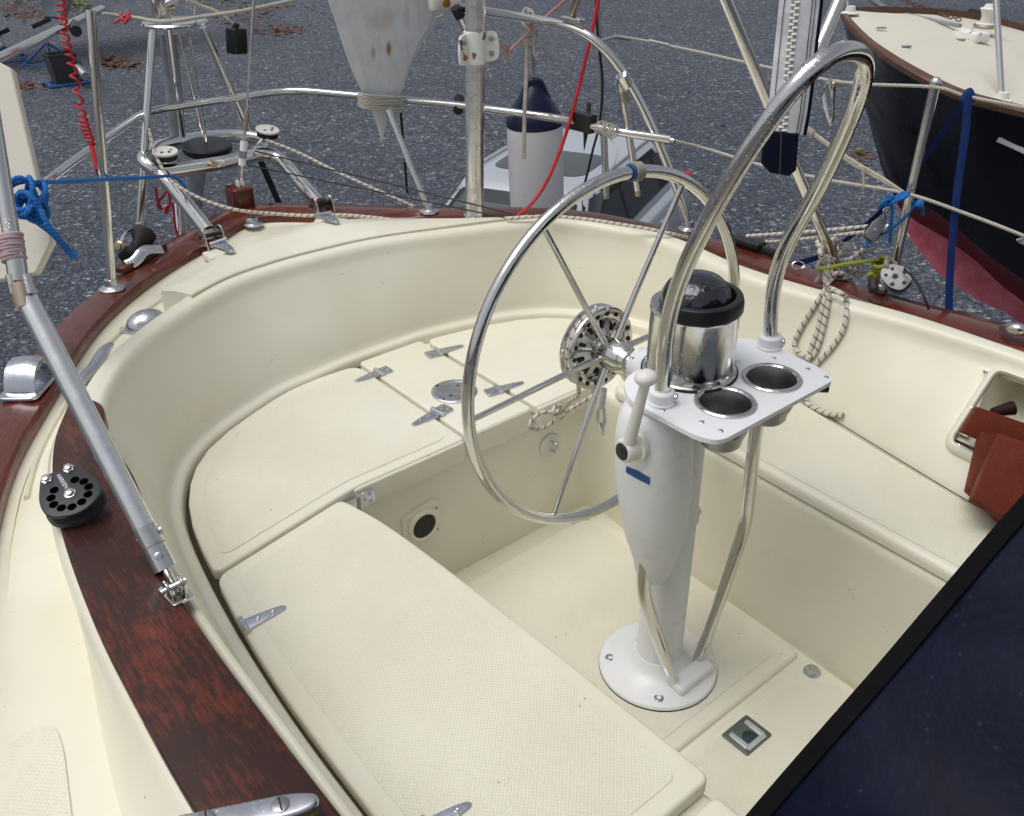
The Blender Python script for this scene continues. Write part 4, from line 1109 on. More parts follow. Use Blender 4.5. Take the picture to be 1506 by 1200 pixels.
MB().tube(bend([P(222,252,y=2.12), P(250,252,y=2.12), P(340,238,y=2.12), P(388,224,y=2.13), P(412,234,y=2.09), P(470,300,z=.665)], [.03,.05,.05,.04]), rl_*.95, 16).build('hoop_tube', 'steel_dry', wv)
for q, sp in ((bkl,1),(bkr,-1)):
    for s_ in (-1,1):
        c = q+V((s_*.030,.01,.0))
        MB().slab(roundpoly([(-.05,-.045),(.03,-.045),(.035,.0),(.0,.045),(-.03,.04)], .025, 5), -.0025, .0025, .001, at(c, Matrix(((0,0,1),(1,0,0),(0,1,0)))), True).build('mount_cheek', 'steel', wv)
    MB().tube([q+V((-.036,.015,.01)), q+V((.036,.015,.01))], .007, 10).build('mount_bolt', 'rubber', wv)
    MB().box(q+V((0,-.055,-.035)), (.10,.07,.022), None, .006).build('mount_pad', 'gel', wv)
tp = P(257,33,y=2.30)
legs = [(P(225,40,y=2.28), P(212,225,y=2.2)), (P(247,42,y=2.34), P(268,205,y=2.42)), (P(299,40,y=2.30), P(366,190,y=2.28))]
for a_, b_ in legs: MB().tube([a_, b_], .0135, 14).build('tower_tube', 'steel_dry', wv)
MB().tube([P(212,235,y=2.2), P(205,330,y=2.2)], .0135, 14).build('tower_tube', 'steel_dry', wv)
MB().tube([P(378,225,y=2.3), P(413,305,y=2.3)], .012, 12).build('brace', 'rubber', wv)
for a_, b_ in ((P(262,44,y=2.3), P(300,205,y=2.3)), (P(277,46,y=2.32), P(304,212,y=2.3))): MB().tube([a_, b_], .0045, 8).build('push_rod', 'steel_dry', wv)
MB().lathe([(.105,-.006),(.11,0),(.105,.006),(.06,.008),(.001,.008)], tp, (0,0,1), 40).build('top_plate', 'steel_dry', wv)
hd_ = MB(); hd_.box(tp+V((-.04,0,.08)), (.05,.05,.14), None, .008); hd_.build('head_casting', 'steel_dry', wv)
MB().tube([P(228,12,y=2.3), P(248,4,y=2.28), P(266,-6,y=2.28)], .013, 12).build('vane_shaft', 'steel_dry', wv)
MB().lathe([(.012,-.012),(.012,.012)], P(252,14,y=2.28), V((1,-.4,0)), 14).build('head_knob', 'rusty', wv)
dsk = P(305,217,y=2.28)
MB().lathe([(.084,-.014),(.088,-.008),(.088,.008),(.084,.013),(.06,.014),(.001,.014)], dsk, V((0,-.1,1)), 40).build('line_disc', 'black', wv)
MB().lathe([(.05,-.045),(.05,-.014)], dsk+V((0,0,-.01)), V((0,0,1)), 24).build('disc_hub', 'rubber', wv)
# broad grey strut of the servo rudder behind the frame
MB().tube([P(247,50,y=2.42), P(254,120,y=2.42), P(262,205,y=2.42)], .031, 12, flat=.35, flat_dir=(1,0,0)).build('servo_strut', 'hullgrey', wv)
MB().tube([P(290,245,y=2.4), P(280,330,y=2.36)], .036, 12, flat=.35, flat_dir=(1,0,0)).build('servo_blade', 'hullgrey', wv)
MB().tube([P(262,300,y=2.25), P(267,352,y=2.2)], .016, 12).build('lower_strut', 'steel_dry', wv)
for c, d in ((P(240,236,y=2.13), (0,-.15,1)), (P(390,203,y=2.14), (.1,-.2,1))):
    sv = MB().lathe([(.041,.004),(.042,.006),(.042,.010),(.040,.012),(.001,.012)], c+V((.012,0,.02)), d, 28).build('turning_sheave', 'oldwhite', wv)
    for i in range(5): MB().lathe([(.0055,.0121),(.001,.0124)], c+V((.012,0,.02))+V((math.cos(i*1.257)*.020, math.sin(i*1.257)*.020, 0)), d, 8, False, True).build('sheave_hole', 'rubber', sv)
    MB().lathe([(.038,-.014),(.038,.0035)], c+V((.012,0,.02)), d, 28).build('sheave_cheek', 'rubber', wv)
    MB().tube([c+V((0,0,-.03)), c+V((.005,0,.01))], .012, 10).build('sheave_post', 'steel_dry', wv)
MB().lathe([(.012,-.014),(.012,.014)], P(313,241,y=2.09), (0,-1,0), 16).build('end_fitting', 'rusty', wv)
rc_ = [P(228,275,y=2.2), P(231,290,y=2.2), P(238,304,y=2.2), P(240,312,y=2.2), P(233,303,y=2.2)]
one('red_rope', rope([P(229,275,y=2.2), P(232,296,y=2.2), P(238,308,y=2.2), P(232,300,y=2.2), P(246,282,y=2.2), P(250,296,y=2.2), P(245,313,y=2.2), P(244,306,y=2.2), P(254,300,y=2.2), P(257,330,y=2.2), P(262,347,y=2.2)], .0045, 6), 'redline', 'loose red cord dangling under the windvane frame', 'cord')
# control lines leaving the sheaves
one('steering_line', rope([P(392,206,y=2.1), P(440,225,y=2.0), P(500,255,y=1.86), P(560,282,y=1.74), P(612,305,y=1.64), P(632,312,y=1.60), P(660,325,y=1.5), P(690,336,y=1.42)], .0055, 6), 'rope_fleck', 'flecked rope running down from the right windvane sheave to the rail', 'rope')
sl2 = cat([P(219,190,y=2.2), P(228,225,y=2.13), P(248,262,y=2.05), P(275,282,y=1.97), P(310,298,y=1.9), P(350,309,y=1.84)]+[P(400,314,z=.655), P(450,317,z=.645), P(500,316,z=.643), P(560,321,z=.642), P(630,330,z=.64), P(700,322,z=.69)], 6)
one('steering_line', MB().tube(sl2, .0058, 8), 'rope_fleck', 'flecked rope from the left windvane sheave trailing along the stern deck', 'rope')
sl3 = [P(745,322,z=.70), P(800,318,z=.705), P(850,321,z=.705), P(900,328,z=.705), P(950,336,z=.70), P(985,343,z=.69), P(1010,349,z=.66)]
one('steering_line', rope(sl3, .0055, 6), 'rope_fleck', 'flecked rope lying along the coaming top behind the steering wheel', 'rope')
for a, b, lab in (((375,222),(760,316),'upper thin black shock cord stretched over the stern deck'),((365,243),(742,320),'lower thin black shock cord stretched over the stern deck')):
    pa = P(*a, y=2.1); pb = P(*b, z=.70); mid = pa.lerp(pb,.5)
    one('shock_cord', MB().tube(cat([pa, mid, pb], 10), .0028, 6), 'rubber', lab, 'cord', 'thin black cords over the stern')
# backstay
bs = thing('backstay', P(352,300,y=2.02), 'wire backstay with turnbuckle pinned to a wooden block at the stern', 'backstay')
wa = P(374,-20,x=0.0); 
wa = P(375,-20,y=2.00); wc1 = P(362,170,y=2.02)
MB().tube([wa+(wa-wc1)*6, wc1], .0042, 10).build('wire', 'steel_dry', bs)
MB().tube([P(363,165,y=2.02), P(360,192,y=2.02)], .0085, 12).build('swage', 'rusty', bs)
MB().tube([P(360,190,y=2.02), P(358,205,y=2.02), P(355,262,y=2.02)], .006, 10).build('threaded_rod', 'steel_dry', bs)
MB().tube([P(359,208,y=2.02), P(356,243,y=2.02)], .0125, 14).build('turnbuckle_body', 'white', bs)
MB().tube([P(358,222,y=2.018), P(357,232,y=2.018)], .0130, 14).build('turnbuckle_window', 'steel_dark', bs)
for s_ in (-1,1):
    c = P(354,276,y=2.03)+V((s_*.009,0,0))
    MB().slab(roundpoly([(-.016,-.034),(.016,-.034),(.014,.03),(-.014,.03)], .012, 4), -.002, .002, .001, at(c, Matrix(((0,0,1),(1,0,0),(0,1,0)))), True).build('toggle', 'oldwhite', bs)
wk = MB(); wk.box((-.015,2.03,.66), (.075,.085,.10), None, .008)
wk.build('stern_block', 'mahog_block', boat)
# --- roller fairlead outside the left rail
fl = thing('roller_fairlead', P(205,372,z=.66), 'black roller fairlead in a bent steel bracket outside the left rail', 'fairlead')
f0 = P(202,362,y=1.80)
MB().lathe([(.030,-.06),(.036,-.055),(.034,-.035),(.020,-.014),(.018,0),(.020,.014),(.034,.035),(.036,.055),(.030,.06)], f0, V((.75,.55,.45)), 26).build('roller', 'rubber', fl)
MB().tube(bend([P(186,390,y=1.70), P(200,384,y=1.70), P(212,366,y=1.72), P(238,366,y=1.74)], .03), .016, 8, flat=.28, flat_dir=(0,.6,.8)).build('lower_bracket', 'steel', fl)
MB().tube(bend([P(176,362,y=1.78), P(180,344,y=1.84), P(200,336,y=1.86), P(222,342,y=1.86)], .03), .016, 8, flat=.28, flat_dir=(.5,-.6,.6)).build('upper_bracket', 'steel_dry', fl)
MB().lathe([(.017,-.006),(.017,.006),(.011,.010),(.011,.018),(.001,.019)], P(177,362,y=1.76), V((-.7,-.6,.3)), 18).build('bolt', 'rusty', fl)
MB().lathe([(.010,0),(.010,.02),(.001,.022)], P(206,337,y=1.86), (0,0,1), 14).build('nut', 'chrome_old', fl)
wp_ = MB(); wq = [P(176,402,z=.645), P(240,364,z=.645)]
wp_.slab(roundpoly([(0,-.022),((wq[1]-wq[0]).length,-.022),((wq[1]-wq[0]).length,.022),(0,.022)], .01), 0, .016, .004, at(wq[0]+V((.0,.005,0)), frame(wq[1]-wq[0]))); wp_.build('wood_pad', 'mahog_block', fl)

# ================================================================== grey blade lashed to the rail
Yb = 1.84
outp = [(452,-160),(478,-30),(485,0),(497,35),(510,75),(522,108),(537,140),(546,158),(552,174),(557,190),(561,206),(565,190),(571,174),(581,158),(590,138),(600,112),(612,82),(628,54),(640,38),(645,22),(652,6),(660,-30),(664,-160)]
fb_ = cat([P(*q, y=Yb) for q in outp], 3)
ztip = min(p.z for p in fb_)
def tp(p): return max(.05, min(1., (p.z-ztip)/.16))
bm_ = MB(); nb = V((0,1,0))
mid = sum(fb_, V((0,0,0)))/len(fb_)
def q_x(z): return tipx+(mid.x-tipx)*min(1., (z-ztip)/.25)
tipx = min(fb_, key=lambda p: p.z).x
def shr(pts, k): 
    return [V((p.x+((q_x(p.z) if True else mid.x)-p.x)*k, p.y, p.z)) for p in pts]
bm_.loft([[p+V((0,.020*tp(p),0)) for p in shr(fb_,.12)], [p+V((0,.014*tp(p),0)) for p in fb_], [p+V((0,.002*tp(p),0)) for p in fb_], [p+V((0,-.008,0)) for p in shr(fb_,.18)]], True, True, False)
# crowned face
crest = [V((q_x(p.z)+(p.x-q_x(p.z))*.05, p.y-.008-.006*tp(p), p.z)) for p in shr(fb_,.18)]
bm_.loft([[p+V((0,-.008,0)) for p in shr(fb_,.18)], crest], True, False, True)
bld = thing('lashed_paddle', P(562,100,y=Yb), 'weathered grey tapered blade with rust spots lashed tip down to the stern rail', 'blade')
bm_.build('blade_body', 'blade', bld, angle=45)
cL, cR = P(538,148,y=Yb-.012), P(590,148,y=Yb-.012)
for i in range(7):
    dz = -size(3.2,cL)*i+size(9,cL)
    sk_ = random.uniform(-.012,.012)
    pts = [cL+V((-.006,.04,dz)), cL+V((0,-.012,dz)), cL.lerp(cR,.5)+V((0,-.022,dz+sk_*.5)), cR+V((0,-.012,dz+sk_)), cR+V((.006,.04,dz+sk_))]
    rope(pts, .0036, 5, 7).build('lashing_turn', 'rope_wire', bld)
# rusty fitting at the top edge, by the pole
rf = thing('hinge_fitting', P(655,8,y=1.75), 'rust stained white fitting with black ended tube beside the pole', 'fitting')
MB().box(P(655,2,y=1.75), (.13,.03,.05), None, .008).build('body', 'oldwhite', rf)
MB().lathe([(.014,0),(.014,.006),(.001,.008)], P(656,4,y=1.73), (0,-1,0), 16).build('rusty_bolt', 'rust', rf)
MB().tube([P(673,17,y=1.70), P(688,48,y=1.70)], .015, 14).build('tube', 'steel_dry', rf)
MB().tube([P(670,11,y=1.70), P(677,25,y=1.70)], .018, 14).build('black_cap', 'rubber', rf)
MB().tube(cat([P(648,-4,y=1.72), P(646,10,y=1.72), P(655,20,y=1.72), P(641,26,y=1.72)], 6), .003, 6).build('cord', 'rope_white', rf)

# ================================================================== tall pole with flaking clamp
po = thing('mast_pole', P(697,330,y=1.40), 'tall dull aluminium pole standing on the stern deck behind the coaming', 'pole')
pb_, pt_ = P(697,330,y=1.40), P(699,-40,y=1.40)
rp_ = size(14.3, P(697,150,y=1.40))
MB().tube([pb_+V((0,0,-.05)), pt_+(pt_-pb_)*2.2], rp_, 28).build('tube', 'alu', po)
MB().lathe([(rp_*1.5,0),(rp_*1.5,.006),(rp_*1.15,.012),(rp_*1.1,.04)], V((pb_.x,pb_.y,.61)), (0,0,1), 28).build('deck_socket', 'chrome_old', po)
cq = P(698,70,y=1.40); hh = size(22, cq); axp = (pt_-pb_).normalized()
cm = MB().lathe([(rp_*1.14,-hh),(rp_*1.14,hh)], cq, axp, 28, True, True).build('clamp', 'flake', po)
for s_ in (-1, 1):
    poly = roundpoly([(0,-hh),(rp_*1.55,-hh*.86),(rp_*1.75,-hh*.2),(rp_*1.5,hh*.95),(0,hh)], .014, 4)
    MM = at(cq+V((s_*rp_*(.85 if s_ > 0 else 1.15),-rp_*.25,0)), Matrix(((s_*.9,0,-s_*.43),(-.43,0,-.9),(0,1,0))))
    pl_ = MB().slab(poly, -.004, .004, .0015, MM, True).build('clamp_plate', 'flake', po)
    for yy, mm in ((-.45,'rust' if s_ < 0 else 'hullgrey'),(.5,'hullgrey')):
        c = MM @ V((rp_*.75, hh*yy, 0)); nv_ = V((0,-1,0.1)).normalized()
        MB().lathe([(.0085,0),(.0085,.005),(.005,.008),(.001,.008)], c+nv_*.004, nv_, 12).build('clamp_bolt', mm, po)
ckk = P(675,152,z=.95)
one('rail_clip', MB().tube([P(675,145,z=.958), P(674,162,z=.935)], .018, 12), 'rubber', 'black rubber clip on the stern rail beside the pole', 'clip')
one('pink_rope', rope([P(838,-6,y=1.35), P(790,36,y=1.36), P(752,72,y=1.37), P(742,80,y=1.37), P(748,70,y=1.36), P(739,64,y=1.36), P(744,78,y=1.36), P(745,92,y=1.36)], .0045, 8), 'pinkline', 'faded pink cord tied to the flaking clamp on the pole', 'cord')
# ================================================================== fender
fd = thing('fender', P(787,250,d=3.34), 'white fender with dark blue conical end hanging from the stern rail', 'fender')
ft_, fb2 = P(786,178,d=3.28), P(791,335,d=3.50)
fax = (ft_-fb2).normalized(); rf_ = size(41, P(787,240,d=3.32)); Lf = (ft_-fb2).length
MB().lathe([(rf_*.80,-.04),(rf_*.97,-.02),(rf_,.0),(rf_*1.0,Lf*.4),(rf_*1.0,Lf*.9),(rf_*.985,Lf-.006),(rf_*.9,Lf-.002)], fb2, fax, 44).build('body', 'white', fd)
MB().lathe([(rf_*1.0,Lf-.012),(rf_*.995,Lf+.010),(rf_*.93,Lf+.022),(rf_*.74,Lf+.055),(rf_*.52,Lf+.09),(rf_*.3,Lf+.12),(.001,Lf+.135)], fb2, fax, 44).build('blue_end', 'fender_blue', fd)
tri = roundpoly([(-.097,-.01),(.097,-.01),(.026,.15),(-.026,.15)], .022, 5)
MF = at(ft_, Matrix((rt0, -fw.cross(rt0).cross(rt0) if False else up0*0+V((0,0,1)), rt0.cross(V((0,0,1))))).transposed())
MB().slab(tri, -.022, .022, .010, MF, True).build('eye_fin', 'fender_blue', fd)
MB().lathe([(.012,-.0232),(.012,.0232)], MF @ V((0,.112,0)), rt0.cross(V((0,0,1))), 18).build('eye_hole', 'hullgrey', fd)
fr_ = thing('fender_rope', P(780,40,z=1.25), 'old grey rope tying the fender to the upper stern rail', 'rope')
top = P(779,27,z=1.25)
ey = MF @ V((0,.112,-.0))
dn = P(775,150,d=2.98)
rope([ey+V((0,0,.0))-fw*.012, P(784,100,d=3.2), P(783,60,d=3.1), P(781,34,d=3.06), P(778,17,z=1.262), P(774,26,d=3.14), P(775,60,d=3.0), P(774,110,d=2.98), P(772,150,d=2.93), P(771,195,d=2.94), P(770,233,d=2.95)], .0066, 8).build('main_turn', 'rope_grey', fr_)
rope([P(786,60,d=3.02), P(788,40,d=3.0), P(784,20,d=3.05), P(773,13,d=3.12), P(768,26,d=3.06), P(771,38,d=3.0), P(786,54,d=3.0), P(784,66,d=3.0), P(772,68,d=3.0), P(773,56,d=3.0), P(784,52,d=3.0), P(785,70,d=3.0), P(787,84,d=3.0), P(793,77,d=3.0)], .0058, 7).build('knot', 'rope_grey', fr_)
# black box with spike on the rail
bb = thing('rail_bracket', P(858,178,z=.955), 'black plastic bracket with a downward spike on the stern rail', 'bracket')
c = P(857,179,z=.955); rdir = (P(880,188,z=.95)-P(835,176,z=.95)).normalized()
MB().box(c, (size(45,c),.035,size(26,c)), frame(rdir), .003).build('body', 'black', bb)
MB().tube([P(866,152,z=1.0), P(865,168,z=.97)], .0075, 8).build('peg', 'black', bb)
MB().tube([P(862,190,z=.93), P(859,221,z=.87)], lambda t: .0095*(1-t*.85), 8).build('spike', 'black', bb)
one('red_line', MB().tube(cat([P(930,-260,y=1.2), P(882,-12,y=1.2), P(872,40,y=1.2), P(858,100,y=1.2), P(843,160,y=1.2), P(826,215,y=1.2), P(805,265,y=1.2), P(783,298,y=1.2), P(758,320,y=1.2)], 8), .0058, 8), 'redline', 'bright red line curving down past the white fender', 'rope')
gp_ = thing('grey_stay', P(885,150,y=1.25), 'dark grey stay with a black cable behind the red line', 'stay')
MB().tube([P(868,-300,y=1.25), P(878,-12,y=1.25), P(881,80,y=1.25), P(886,180,y=1.25)], .0095, 10).build('stay', 'hullgrey', gp_)
MB().tube(cat([P(866,-300,y=1.23), P(876,-12,y=1.23), P(880,60,y=1.23), P(886,120,y=1.23), P(882,180,y=1.23), P(872,220,y=1.23), P(862,262,y=1.23), P(854,285,y=1.23)], 8), .0042, 8).build('cable', 'rubber', gp_)
tc = thing('cord_lashing', P(890,190,z=.955), 'thin cream cord wound round the stern rail beside the black bracket', 'cord')
pa, pb2 = P(880,186,z=.955), P(905,194,z=.955)
MB().tube(coil_pts(pa, pb2, .019, 7, 12, .12), .0026, 6).build('turns', 'rope_wire', tc)
rope([pa, P(898,205,z=.93), P(907,215,z=.92), P(905,235,z=.89), P(899,250,z=.86)], .0025, 6).build('tail', 'rope_wire', tc)
ht = thing('saddle_fitting', P(842,20,z=1.27), 'rusty hinge fitting on the upper stern rail at its bend', 'fitting')
MB().box(P(842,28,z=1.268), (.085,.03,.012), frame(rdir), .004).build('saddle', 'steel_dry', ht)
MB().tube([P(842,26,z=1.27), P(843,12,z=1.30), P(852,-10,z=1.35)], .011, 10).build('strut', 'rusty', ht)
# black block dangling from the top of the windvane on a white cord
hb2 = thing('hanging_weight', P(348,58,y=2.25), 'small black block dangling on a pale cord beside the windvane top plate', 'block')
MB().box(P(348,60,y=2.25), (.062,.05,.085), frame(V((.9,.3,0)), V((.12,0,1))), .006).build('body', 'black', hb2)
MB().tube([P(347,34,y=2.25), P(345,48,y=2.25)], .012, 10).build('eye', 'rubber', hb2)
rope([P(274,0,y=2.27), P(292,7,y=2.27), P(318,17,y=2.26), P(338,31,y=2.25), P(347,40,y=2.25)], .006, 6).build('cord', 'rope_white', hb2)
rope([P(286,24,y=2.28), P(288,8,y=2.28), P(290,-14,y=2.28)], .004, 6).build('cord_end', 'rope_white', hb2)
# ================================================================== right-hand rail gear
XS = 1.06
sR = P(1309,418,z=.643)
s2 = thing('stanchion', sR, 'steel stanchion with rounded top on the right rail, lashed with blue cord', 'stanchion')
tR = P(1376,122,y=sR.y)
MB().tube([sR, tR], .0125, 16).build('post', 'steel_dry', s2)
MB().ball(tR, .0155, 16, 10).build('cap', 'steel_dry', s2)
MB().lathe([(.034,0),(.034,.004),(.018,.01),(.016,.03)], sR, (0,0,1), 24).build('base_flange', 'chrome_old', s2)
qy = tR.y
ll = thing('lifeline', P(1240,120,x=1.08), 'upper white lifeline from the curved stern rail past the right stanchion top', 'lifeline')
rope([P(903,52,z=1.19), P(960,62,x=1.05), P(1040,79,x=1.06), P(1130,99,x=1.06), P(1240,121,x=1.06), P(1372,128,y=qy), P(1420,141,x=1.10), P(1506,158,x=1.12), P(1600,176,x=1.14), P(1600,176,x=1.14)+V((.06,-1.6,.0))], .0042, 6).build('line', 'rope_wire', ll)
MB().tube([P(905,54,z=1.188), P(925,57,x=1.04)], .007, 10).build('end_fitting', 'steel_dry', ll)
MB().tube([P(884,60,z=1.21), P(905,54,z=1.188)], .006, 10).build('end_link', 'steel_dry', ll)
MB().tube([P(955,60,x=1.05), P(985,67,x=1.055)], .0065, 10).build('turnbuckle', 'steel_dry', ll)
l2 = thing('lifeline', P(1240,262,x=1.08), 'lower white lifeline from the stern rail past the blue lashing to the right edge', 'lifeline')
rope([P(985,205,z=.93), P(1040,219,x=1.05), P(1120,243,x=1.055), P(1220,265,x=1.06), P(1330,284,y=qy), P(1420,314,x=1.09), P(1506,347,x=1.12), P(1600,386,x=1.15), P(1600,386,x=1.15)+V((.06,-1.6,.0))], .0046, 6).build('line', 'rope_wire', l2)
MB().tube([P(968,200,z=.935), P(992,207,z=.93)], .0065, 10).build('turnbuckle', 'steel_dry', l2)
lb = thing('rope_bundle', P(1260,240,x=1.06), 'bundle of cream cords stretched diagonally to the right stanchion', 'rope')
for i in range(3):
    o_ = (i-1)*3.0
    rope([P(1168,176+o_,x=1.06), P(1205,203+o_*.6,x=1.06), P(1250,236+o_,x=1.06), P(1295,262+o_*.8,x=1.06), P(1330,284+o_*.3,y=qy)], .0036, 6).build('strand', 'rope_white', lb)
rope([P(1262,243,x=1.05), P(1268,248,x=1.05), P(1270,262,x=1.05), P(1270,277,x=1.05)], .0034, 6).build('tail', 'rope_white', lb)
MB().tube(coil_pts(P(1186,190,x=1.06), P(1196,197,x=1.06), .009, 4, 10), .003, 6).build('whipping', 'rope_white', lb)
# slanting tube to the rail with rope bundle
bt_ = thing('rail_brace', P(1232,405,z=.643), 'slanting steel tube footed on the right rail under a tangle of flecked rope', 'tube')
bA, bB = P(1064,-8,y=.42), P(1236,405,z=.645)
MB().tube([bA+(bA-bB)*.9, bB], size(7.2, bB), 18).build('tube', 'steel_dry', bt_)
MB().tube([bA.lerp(bB,.135), bA.lerp(bB,.155)], size(8.8, bA), 18).build('joint', 'rusty', bt_)
MB().lathe([(.036,0),(.036,.004),(.02,.012),(.018,.03)], bB, (0,0,1), 24).build('base_flange', 'chrome_old', bt_)
tg = P(1243,366,y=.33); 
MB().slab(roundpoly([(-.024,-.016),(.016,-.022),(.028,.0),(.016,.022),(-.024,.016)], .010, 4), -.003, .003, .001, at(tg, frame(rt, -fw)), True).build('bracket_plate', 'steel_dark', bt_)
MB().lathe([(.008,.003),(.008,.006),(.001,.007)], tg+V((0,0,0))+ -fw*.0+rt*.012, -fw, 12).build('bracket_screw', 'steel_dark', bt_)
bx_ax = (bB-bA).normalized()
tn = thing('rope_tangle', P(1230,400,z=.66), 'knotted flecked rope on the slanting tube foot, long loops hanging down the coaming', 'rope')
for (u, v, R_, tu) in (((1213,352),(1222,376),.021,3.2),((1226,392),(1236,410),.022,2.4)):
    MB().tube(coil_pts(P(*u,y=.345), P(*v,y=.335), R_, tu, 14, .14), .0070, 8).build('turns', 'rope_fleck', tn)
rope([P(1208,372,y=.32), P(1222,380,y=.30), P(1240,383,y=.30), P(1255,379,y=.28), P(1268,368,y=.26), P(1285,351,y=.24), P(1308,334,y=.2)], .0070, 6).build('lead', 'rope_fleck', tn)
rope([P(1280,352,y=.24), P(1270,375,y=.26), P(1261,392,y=.28), P(1262,405,y=.28), P(1250,416,y=.28), P(1232,421,y=.29), P(1220,417,y=.29), P(1222,405,y=.29), P(1237,402,y=.28), P(1247,408,y=.28)], .0070, 6).build('lead', 'rope_fleck', tn)
rope([P(1218,395,y=.30), P(1214,412,y=.29), P(1218,424,y=.28), P(1233,427,y=.28), P(1245,420,y=.28), P(1256,408,y=.28), P(1258,398,y=.28), P(1243,396,y=.29), P(1226,408,y=.29), P(1216,420,y=.28), P(1214,430,y=.28)], .0070, 6).build('hitch', 'rope_fleck', tn)
k0 = P(1215,424,z=.70)
def Hr(px, py): return H(px, py, .009)
rope([k0, Hr(1205,442), Hr(1190,465), Hr(1176,490), Hr(1171,508), Hr(1180,521), Hr(1197,524), Hr(1208,500), Hr(1215,470), Hr(1219,445), P(1219,426,z=.70)], .0070, 7).build('hanging_loop', 'rope_fleck', tn)
rope([P(1222,424,z=.70), P(1236,431,z=.705), Hr(1244,444), Hr(1246,465), Hr(1240,488), Hr(1225,512), Hr(1210,528), Hr(1196,545), Hr(1188,560)], .0070, 7).build('hanging_loop', 'rope_fleck', tn)
rope([P(1219,424,z=.70), Hr(1212,448), Hr(1206,480), Hr(1196,510), Hr(1190,530), Hr(1185,552), Hr(1186,575), Hr(1190,592), Hr(1205,602), Hr(1222,609), Hr(1243,611)], .0070, 7).build('hanging_tail', 'rope_fleck', tn)
for q_ in (((1212,360),(1228,352),(1238,362),(1230,378),(1214,384),(1206,372)),((1226,386),(1246,384),(1258,396),(1250,410),(1232,412),(1222,400)),((1216,402),(1236,394),(1252,402),(1248,420),(1228,426),(1214,416))):
    MB().tube(cat([P(*w_, y=.315-.004*n_) for n_, w_ in enumerate(q_)], 7, True), .0070, 8, True).build('loop', 'rope_fleck', tn)
rope([P(1211,378,y=.31), P(1203,392,y=.31), P(1206,405,y=.31), P(1200,414,y=.32)], .0062, 6).build('frayed_end', 'rope_grey', tn)
# pair of lines from the turning block to the left
for a, b, lab in (((1283,332),(1098,347),'upper of two flecked lines leading left from the block at the right stanchion'),((1272,341),(1120,357),'lower of two flecked lines leading left from the block at the right stanchion')):
    one('sheet_line', rope([P(*a,y=.22), P((a[0]+b[0])/2,(a[1]+b[1])/2+1,y=.40), P(*b,y=.60)], .0052, 6), 'rope_fleck', lab, 'rope', 'flecked lines along the right rail')
tb = thing('turning_block', P(1284,338,y=.2), 'small steel cheek block tied to the right stanchion with blue cord', 'pulley block')
ob = P(1285,339,y=.20); dirb = (P(1300,318,y=.2)-ob).normalized(); RBk = frame(dirb, -fw)
for z0 in (.007, -.011): MB().slab(roundpoly([(-.03,-.018),(.02,-.018),(.046,0),(.02,.018),(-.03,.018)], .016, 5), z0, z0+.004, .0015, at(ob, RBk), True).build('cheek', 'cheek_steel', tb)
MB().lathe([(.022,-.007),(.015,-.0),(.022,.007)], ob, -fw, 22).build('sheave', 'rubber', tb)
MB().lathe([(.006,.011),(.006,.013),(.001,.014)], ob, -fw, 12).build('pin', 'steel_dark', tb)
rope([ob+dirb*.045, P(1304,312,y=.2), P(1307,306,y=.2), P(1300,309,y=.2), P(1303,322,y=.2)], .0035, 6).build('shackle', 'steel', tb)
MB().tube([P(1296,340,y=.19), P(1307,332,y=.18)], .009, 12).build('becket', 'chrome_old', tb)
bc = thing('blue_rope', P(1320,290,y=.18), 'thin blue cord tied in knots round the right stanchion and lower lifeline', 'cord')
rope([P(1336,284,y=.16), P(1318,290,y=.17), P(1300,296,y=.18), P(1292,306,y=.19), P(1303,300,y=.18), P(1312,306,y=.17), P(1310,330,y=.17), P(1309,356,y=.17)], .0045, 7).build('turns', 'rope_blue', bc)
rope([P(1337,282,y=.155), P(1322,293,y=.16), P(1308,288,y=.18), P(1302,302,y=.19), P(1316,296,y=.16), P(1334,288,y=.15), P(1326,284,y=.17), P(1312,298,y=.17)], .005, 7).build('knot', 'rope_blue', bc)
rope([P(1270,364,y=.2), P(1285,350,y=.2), P(1305,340,y=.19), P(1325,325,y=.17), P(1340,309,y=.16), P(1349,300,y=.15), P(1355,297,y=.15), P(1350,303,y=.14), P(1357,306,y=.14), P(1357,316,y=.14)], .0045, 7).build('tail', 'rope_blue', bc)
MB().ball(P(1352,300,y=.15), .0125, 10, 7).build('stopper_knot', 'rope_blue', bc)
yl = thing('yellow_rope', P(1295,390,y=.18), 'yellow cord coiled at the foot of the right stanchion', 'cord')
MB().tube(coil_pts(P(1296,408,y=.17), P(1295,384,y=.17), .018, 5, 14), .0062, 8).build('coil', 'yellow', yl)
rope([P(1292,382,y=.18), P(1270,385,y=.2), P(1245,388,y=.24), P(1222,393,y=.27), P(1203,395,y=.3)], .0052, 6).build('lead', 'yellow', yl)
rope([P(1290,406,y=.17), P(1282,408,y=.175), P(1276,405,y=.18), P(1284,402,y=.17)], .006, 6).build('tail', 'yellow', yl)
rb2 = thing('ratchet_block', P(1318,410,z=.66), 'steel sided ratchet block with black sheave at the foot of the right stanchion', 'pulley block')
ob = P(1316,410,y=.12); ax_ = (-fw*.8+rt*-.35+V((0,0,.35))).normalized(); d_ = (P(1310,392,y=.12)-ob)
RBk = frame(d_, ax_)
